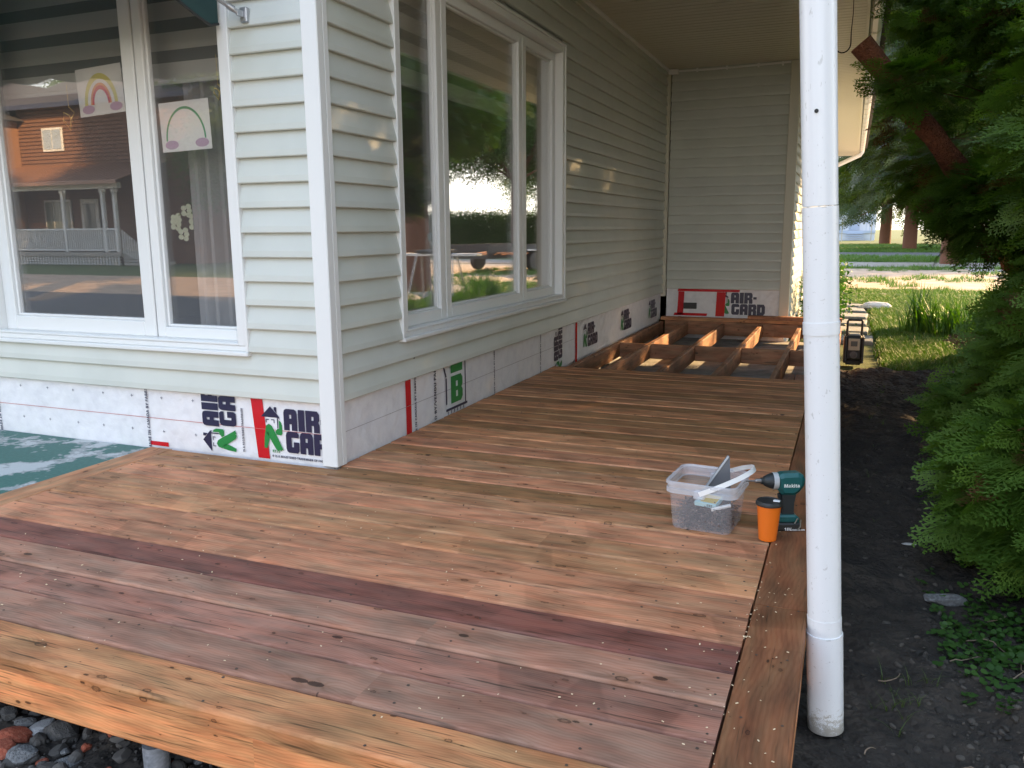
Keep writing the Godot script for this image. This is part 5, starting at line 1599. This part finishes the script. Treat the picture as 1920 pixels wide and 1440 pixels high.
	# stepping slabs beside the rear wall
	for k in 7:
		var b := MB.new()
		b.cbox(Vector3(-.26, -.03, -.28), Vector3(.26, .03, .28), .012)
		var o := solo("stepping_slab", b, M.concrete, ["worn grey stepping slab nearest the deck", "second stepping slab from the deck", "third stepping slab from the deck", "fourth stepping slab from the deck", "fifth stepping slab from the deck", "sixth stepping slab from the deck", "farthest stepping slab, by the sand"][k], "paving slab", Vector3(2.02 + rng.randf_range(-.03, .03), GROUND - .012, -7.7 - k * .95), "stepping slabs along the rear wall")
		o.rotation.y = rng.randf_range(-.08, .08)
	lumber(self, "lawn_edging", Vector3(1.7, GROUND + .03, -14.9), Vector3(4.6, GROUND + .02, -15.0), .09, .09, Vector3.UP, Color(.35, .3, .24))
	meta(get_node("lawn_edging"), "weathered timber edging between lawn and sand", "edging")
	# roots and twigs on the soil
	for k in 13:
		var spots := [[2.50, .42, .16, -1.0], [2.62, .72, .14, .4], [2.48, .78, .11, -1.3], [2.16, .50, .10, .5], [2.55, .30, .12, 1.9], [2.33, .82, .09, .1], [2.42, .15, .15, .3], [2.36, .32, .10, -.3], [2.75, .48, .15, .2], [2.56, .62, .08, -1.9], [2.5, .0, .13, .6], [2.12, .86, .05, -1.4], [2.45, .98, .12, .9]]
		var e: Array = spots[k]
		var b := MB.new(); var pts := []; var rad := []
		var a: float = e[3]
		var q := Vector2(e[0], e[1])
		for w in 7:
			pts.append(Vector3(q.x - e[0], soil_height(q.x, q.y) + .006 + .012 * sin(w * .5) - (soil_height(e[0], e[1])), q.y - e[1])); rad.append(.0022 - w * .00025)
			a += rng.randfn(0, .35)
			q += Vector2(cos(a), sin(a)) * e[2] / 6.0
		b.tube(pts, rad, 5)
		solo("root_twig", b, M.twig, ["pale forked root across the earth lump at lower right", "thin root near the rounded earth lump", "upright bare twig in the soil at lower right", "pale twig at the foot of the drain pipe", "twig under the low weeds", "short pale twig in the open soil", "thin root along the edge of the weeds", "short root left of the weeds", "pale root running to the right frame edge", "small curled root on the earth lump", "thin twig below the blue grey stone", "twig lying right at the drain pipe foot", "twig at the bottom edge of the soil"][k], "twig", Vector3(e[0], soil_height(e[0], e[1]), e[1]), "roots and twigs in the dark soil")

# ---------------------------------------------------------------- what stands further off
func gable(b: MB, x0: float, x1: float, z0: float, z1: float, y: float, hgt: float, over := .4, along_x := true) -> void:
	if along_x:
		var zm := (z0 + z1) / 2
		var A := Vector3(x0 - over, y, z0 - over); var B := Vector3(x1 + over, y, z0 - over); var C := Vector3(x1 + over, y + hgt, zm); var D := Vector3(x0 - over, y + hgt, zm)
		var E := Vector3(x0 - over, y, z1 + over); var F := Vector3(x1 + over, y, z1 + over)
		b.quad(A, B, C, D, Vector3(0, 1, -1)); b.quad(E, F, C, D, Vector3(0, 1, 1)); b.quad(A, B, F, E, Vector3.DOWN)
		b.tri(A, D, E, Vector3.LEFT); b.tri(B, C, F, Vector3.RIGHT)
	else:
		var xm := (x0 + x1) / 2
		var A := Vector3(x0 - over, y, z0 - over); var B := Vector3(x0 - over, y, z1 + over); var C := Vector3(xm, y + hgt, z1 + over); var D := Vector3(xm, y + hgt, z0 - over)
		var E := Vector3(x1 + over, y, z0 - over); var F := Vector3(x1 + over, y, z1 + over)
		b.quad(A, B, C, D, Vector3(-1, 1, 0)); b.quad(E, F, C, D, Vector3(1, 1, 0)); b.quad(A, B, F, E, Vector3.DOWN)
		b.tri(A, D, E, Vector3.FORWARD); b.tri(B, C, F, Vector3.BACK)

func make_far() -> void:
	var G := GROUND - .03
	# pale house beyond the lawn
	var ph := thing("far_house", "pale blue white house with porch steps beyond the spruces", "house", Vector3(0, G, -92))
	var pale := mat(.58, .62, .68, .8); var pblue := mat(.40, .47, .58, .8)
	bpart(ph, "wall", Vector3(-9, 0, -8), Vector3(4.1, 5.4, 0), pale)
	var rf := MB.new(); gable(rf, -9, 4.1, -8, 0, 5.4, 3.0); part(ph, "roof", rf, M.shingle)
	bpart(ph, "door", Vector3(1.6, 1.05, 0), Vector3(2.6, 3.3, .06), pblue)
	bpart(ph, "door_glass", Vector3(1.8, 2.0, .06), Vector3(2.4, 3.1, .08), mat(.3, .33, .38, .2))
	bpart(ph, "window", Vector3(3.2, 1.7, 0), Vector3(3.9, 3.3, .06), pblue)
	bpart(ph, "porch_floor", Vector3(-3.0, .75, .01), Vector3(4.1, 1.0, 1.8), pblue)
	bpart(ph, "porch_skirt", Vector3(-3.0, 0, .02), Vector3(4.05, .75, 1.7), pale)
	for k in 4: bpart(ph, "porch_step", Vector3(1.3, .06 + k * .2, 1.82 + (3 - k) * .3), Vector3(3.0, .13 + k * .2, 2.16 + (3 - k) * .3), pblue)
	var rl := MB.new()
	for k in 22:
		var x := -2.9 + k * .32
		if x > 1.2 and x < 3.0: continue
		rl.box(Vector3(x, 1.0, 1.68), Vector3(x + .05, 1.85, 1.73))
	rl.box(Vector3(-2.95, 1.85, 1.66), Vector3(1.25, 1.93, 1.76)); rl.box(Vector3(3.0, 1.85, 1.66), Vector3(4.1, 1.93, 1.76))
	part(ph, "railing", rl, pblue)
	for x in [-2.9, 1.2, 3.0, 4.0]: bpart(ph, "porch_post", Vector3(x, 1.0, 1.64), Vector3(x + .12, 4.6, 1.76), pale)
	var pr := MB.new(); pr.box(Vector3(-3.3, 4.6, .01), Vector3(4.5, 4.8, 2.1)); part(ph, "porch_roof", pr, pale)
	# fence post between the lawns
	for k in 2:
		bpart(thing("fence_post", ["thin pale fence post in front of the far house", "thin pale fence post left of the far house"][k], "post", Vector3(3.6 - k * 2.6, G, -84), "posts before the far house"), "post", Vector3(-.05, 0, -.05), Vector3(.05, 2.2, .05), mat(.5, .47, .42, .9))

	# brown house across the street, mirrored in the front window
	var bh := thing("brown_house", "brown two storey house with a white porch mirrored in the front window", "house", Vector3(-28, G, 22.7))
	var brown := speckled([[0.0, .15, .075, .045], [1.0, .22, .115, .07]], .4, .02, .85, 0.0, 33)
	var tanb := mat(.30, .16, .09, .85)
	var wh := mat(.62, .62, .6, .7)
	bpart(bh, "wall", Vector3(-6.2, 0, 2.4), Vector3(4.0, 7.0, 11), brown)
	bpart(bh, "side_wing", Vector3(-15, 0, .9), Vector3(-6.2, 6.4, 11), tanb)
	var cl := MB.new()
	for k in 15:
		cl.box(Vector3(-6.2, 4.5 + k * .165, 2.36), Vector3(4.0, 4.5 + k * .165 + .03, 2.4)); cl.box(Vector3(-6.2, .9 + k * .165, 2.36), Vector3(4.0, .9 + k * .165 + .03, 2.4))
	part(bh, "siding_lines", cl, mat(.09, .045, .03, .9))
	var r1 := MB.new(); gable(r1, -6.2, 4.0, 2.4, 11, 7.0, 2.2, .6); part(bh, "roof", r1, M.shingle)
	var r2 := MB.new(); gable(r2, -15, -6.2, .9, 11, 6.4, 2.6, .5, false); part(bh, "wing_roof", r2, M.shingle)
	bpart(bh, "eave_board", Vector3(-6.8, 6.82, 1.74), Vector3(4.6, 7.02, 1.79), mat(.04, .05, .09, .6))
	var w := bpart(bh, "window", Vector3(-4.6, 5.0, 2.30), Vector3(-3.3, 6.05, 2.36), wh, .02)
	bpart(w, "glass", Vector3(-4.5, 5.1, 2.28), Vector3(-3.98, 5.95, 2.30), mat(.30, .36, .42, .1))
	bpart(w, "glass", Vector3(-3.92, 5.1, 2.28), Vector3(-3.4, 5.95, 2.30), mat(.30, .36, .42, .1))
	var w2 := bpart(bh, "window", Vector3(-4.9, .95, 2.28), Vector3(-3.2, 2.85, 2.35), wh, .02)
	for k in 3: bpart(w2, "glass", Vector3(-4.8 + k * .53, 1.05, 2.26), Vector3(-4.36 + k * .53, 2.75, 2.28), mat(.10, .12, .10, .1))
	var dr := bpart(bh, "door", Vector3(-2.6, .62, 2.28), Vector3(-1.5, 2.85, 2.35), wh, .02)
	bpart(dr, "glass", Vector3(-2.42, 1.0, 2.26), Vector3(-1.7, 2.65, 2.28), mat(.08, .09, .09, .1))
	bpart(bh, "porch_floor", Vector3(-9.5, .38, -.2), Vector3(2.3, .55, .89), mat(.3, .28, .25, .8))
	bpart(bh, "porch_floor", Vector3(-6.19, .38, .895), Vector3(2.3, .548, 2.36), mat(.3, .28, .25, .8))
	var lt := MB.new()
	for k in 70: lt.box(Vector3(-9.4 + k * .166, .02, -.16), Vector3(-9.34 + k * .166, .38, -.12))
	for k in 3: lt.box(Vector3(-9.4, .06 + k * .11, -.12), Vector3(2.2, .09 + k * .11, -.10))
	part(bh, "lattice_skirt", lt, wh)
	for x in [-7.2, -4.75, -4.15, -.8, 1.45, 2.1]:
		bpart(bh, "porch_post", Vector3(x - .07, .55, -.16), Vector3(x + .07, 3.12, -.02), wh, .01)
		bpart(bh, "post_bracket", Vector3(x - .2, 2.95, -.13), Vector3(x + .2, 3.12, -.05), wh, .04)
	bpart(bh, "porch_beam", Vector3(-9.6, 3.12, -.2), Vector3(2.4, 3.36, .0), wh)
	var pf := MB.new()
	pf.quad(Vector3(-10.0, 3.42, -.6), Vector3(2.8, 3.42, -.6), Vector3(2.8, 4.4, 2.38), Vector3(-10.0, 4.4, 2.38), Vector3.UP)
	pf.box(Vector3(-10.0, 3.28, -.62), Vector3(2.8, 3.42, -.56))
	for k in 42: pf.box(Vector3(-9.9 + k * .31, -.012, 0), Vector3(-9.86 + k * .31, .03, 3.05), Transform3D(Basis(Vector3.RIGHT, -0.318), Vector3(0, 3.44, -.55)))
	part(bh, "porch_roof", pf, mat(.26, .14, .09, .4))
	var ra := MB.new()
	for k in 100:
		var x := -9.3 + k * .115
		ra.box(Vector3(x, .66, -.12), Vector3(x + .045, 1.46, -.07))
	ra.box(Vector3(-9.35, 1.46, -.14), Vector3(2.2, 1.53, -.05)); ra.box(Vector3(-9.35, .61, -.14), Vector3(2.2, .66, -.05))
	part(bh, "railing", ra, wh)
	for k in 4: bpart(bh, "porch_step", Vector3(2.31, .02 + k * .13, -.1), Vector3(3.6 - k * .3, .13 + k * .13, 1.4), mat(.35, .33, .3, .9))
	var sr := MB.new()
	for k in 10: sr.box(Vector3(2.36 + k * .12, .50 - k * .045, -.14), Vector3(2.40 + k * .12, 1.46 - k * .08, -.10))
	part(bh, "step_railing", sr, wh)
	broadleaf("rounded tree beside the brown house across the street", Vector3(-19.5, G, 26), 11, 4.2, 4200, 701, Color(.085, .15, .03), "trees across the street")
	broadleaf("tall tree behind the brown house across the street", Vector3(-44, G, 40), 14, 6, 3200, 702, Color(.085, .15, .03), "trees across the street")
	broadleaf("tree further right along the far side of the street", Vector3(-9, G, 32), 12, 5, 3200, 703, Color(.085, .15, .03), "trees across the street")
	broadleaf("very tall tree on the front lawn beyond the left edge", Vector3(-11.5, G, 5.6), 17, 5.2, 5200, 704, Color(.085, .15, .03), "trees across the street")
	# things out on the drive, mirrored in the side window
	broadleaf("bright green tree beyond the drive in the side window", Vector3(19, G, -50), 15, 6, 6500, 712, Color(.085, .15, .03), "trees beyond the drive")
	broadleaf("yellow green tree at the end of the drive in the side window", Vector3(26, G, -78), 17, 7, 5200, 713, Color(.085, .15, .03), "trees beyond the drive")
	broadleaf("tree behind the clipped hedge in the side window", Vector3(33, G, -60), 15, 7, 5200, 714, Color(.085, .15, .03), "trees beyond the drive")
	var hd := thing("clipped_hedge", "long clipped sunlit hedge along the far side of the drive", "hedge", Vector3(25, G, -53))
	rng.seed = 720
	var xf := []; var cs := []
	for k in 6500:
		xf.append(Transform3D(Basis.from_euler(Vector3(rng.randf() * TAU, rng.randf() * TAU, 0)).scaled(Vector3.ONE * 1.3), Vector3(rng.randf_range(-9, 9), rng.randf_range(.1, 2.3), rng.randf_range(-9, 9) * .12) + Vector3(0, 0, 0)))
		cs.append(Color(.085, .15, .03) * rng.randf_range(.7, 1.3))
	many(hd, "foliage", leafy_mesh(721), M.leaf, xf, cs)
	hd.rotation.y = -0.5
	var hs := MB.new()
	for k in 40: hs.tube([Vector3(-8.8 + k * .45, 0, 0), Vector3(-8.8 + k * .45 + rng.randfn(0, .15), 1.1, rng.randfn(0, .2)), Vector3(-8.8 + k * .45 + rng.randfn(0, .3), 2.0, rng.randfn(0, .4))], [.03, .02, .008], 5, false)
	part(hd, "stems", hs, M.bark)
	# trailer with a stack of new boards
	var tr := thing("utility_trailer", "dark utility trailer on the drive mirrored in the side window", "trailer", Vector3(8.4, GROUND, -22.5))
	tr.rotation.y = 0.25
	bpart(tr, "bed", Vector3(-1.0, .45, -2.2), Vector3(1.0, .55, 2.2), M.black)
	for s in [-1, 1]:
		bpart(tr, "side_panel", Vector3(s * 1.0 - .03, .552, -2.2), Vector3(s * 1.0 + .03, .86, 2.2), M.black)
		var wl := MB.new()
		wl.lathe([Vector2(0, -.1), Vector2(.3, -.1), Vector2(.32, -.06), Vector2(.32, .06), Vector2(.3, .1), Vector2(0, .1)], 24, Transform3D(Basis(Vector3(0, 0, 1), PI / 2), Vector3(s * 1.14, .32, 0)))
		part(tr, "wheel", wl, M.black)
		bpart(tr, "mudguard", Vector3(s * 1.14 - .13, .66, -.5), Vector3(s * 1.14 + .13, .70, .5), M.metal)
	for k in 8:
		lumber(self, "new_board", Vector3(7.75 + k * .16, GROUND + .60 + (.04 if k % 2 else 0.0), -24.6), Vector3(7.75 + k * .16 - .5, GROUND + .60 + (.04 if k % 2 else 0.0), -20.4), .14, .036, Vector3.UP, wood_tint("gold"))
		meta(get_node("new_board" if k == 0 else "new_board_%03d" % k), "orange deck board lying in the dark trailer, " + ["leftmost", "second from the left", "third from the left", "fourth from the left", "fifth from the left", "sixth from the left", "second from the right", "rightmost"][k], "board", "new boards in the trailer")
	# mitre saw on its stand
	var ms := thing("mitre_saw", "mitre saw on a folding stand mirrored in the side window", "saw", Vector3(5.6, GROUND, -12.2))
	for s in [-1, 1]:
		for q in [-1, 1]:
			var lg := MB.new(); lg.tube([Vector3(s * .5, 0, q * .32), Vector3(s * .4, .82, q * .1)], [.018, .018], 8); part(ms, "stand_leg", lg, M.metal)
	bpart(ms, "stand_rail", Vector3(-.95, .80, -.12), Vector3(.95, .86, .12), M.metal, .01)
	bpart(ms, "saw_table", Vector3(-.35, .86, -.25), Vector3(.35, .93, .25), M.black, .015)
	var gd := MB.new()
	gd.lathe([Vector2(0, -.03), Vector2(.15, -.03), Vector2(.16, 0), Vector2(.15, .03), Vector2(0, .03)], 28, Transform3D(Basis(Vector3.RIGHT, PI / 2), Vector3(0, 1.12, 0)))
	part(ms, "blade_guard", gd, mat(.35, .36, .36, .35))
	bpart(ms, "motor", Vector3(-.06, 1.1, .04), Vector3(.08, 1.26, .26), M.teal, .03)
	# pole and wires
	var up := thing("utility_pole", "grey utility pole beyond the drive mirrored in the side window", "pole", Vector3(14, G, -44))
	var pb := MB.new(); pb.tube([Vector3(0, 0, 0), Vector3(.1, 9.5, 0)], [.15, .1], 10); part(up, "pole", pb, mat(.22, .20, .17, .9))
	bpart(up, "cross_arm", Vector3(-1.1, 8.6, -.06), Vector3(1.1, 8.75, .06), mat(.2, .18, .15, .9))

func _ready() -> void:
	rng.seed = 1
	make_view()
	make_materials()
	make_ground()
	painted_slab()
	make_house()
	make_deck()
	make_pipe()
	make_awning()
	make_window_things()
	make_bucket()
	make_cup()
	make_drill()
	make_radio()
	make_hook()
	make_plants()
	make_stones()
	make_far()
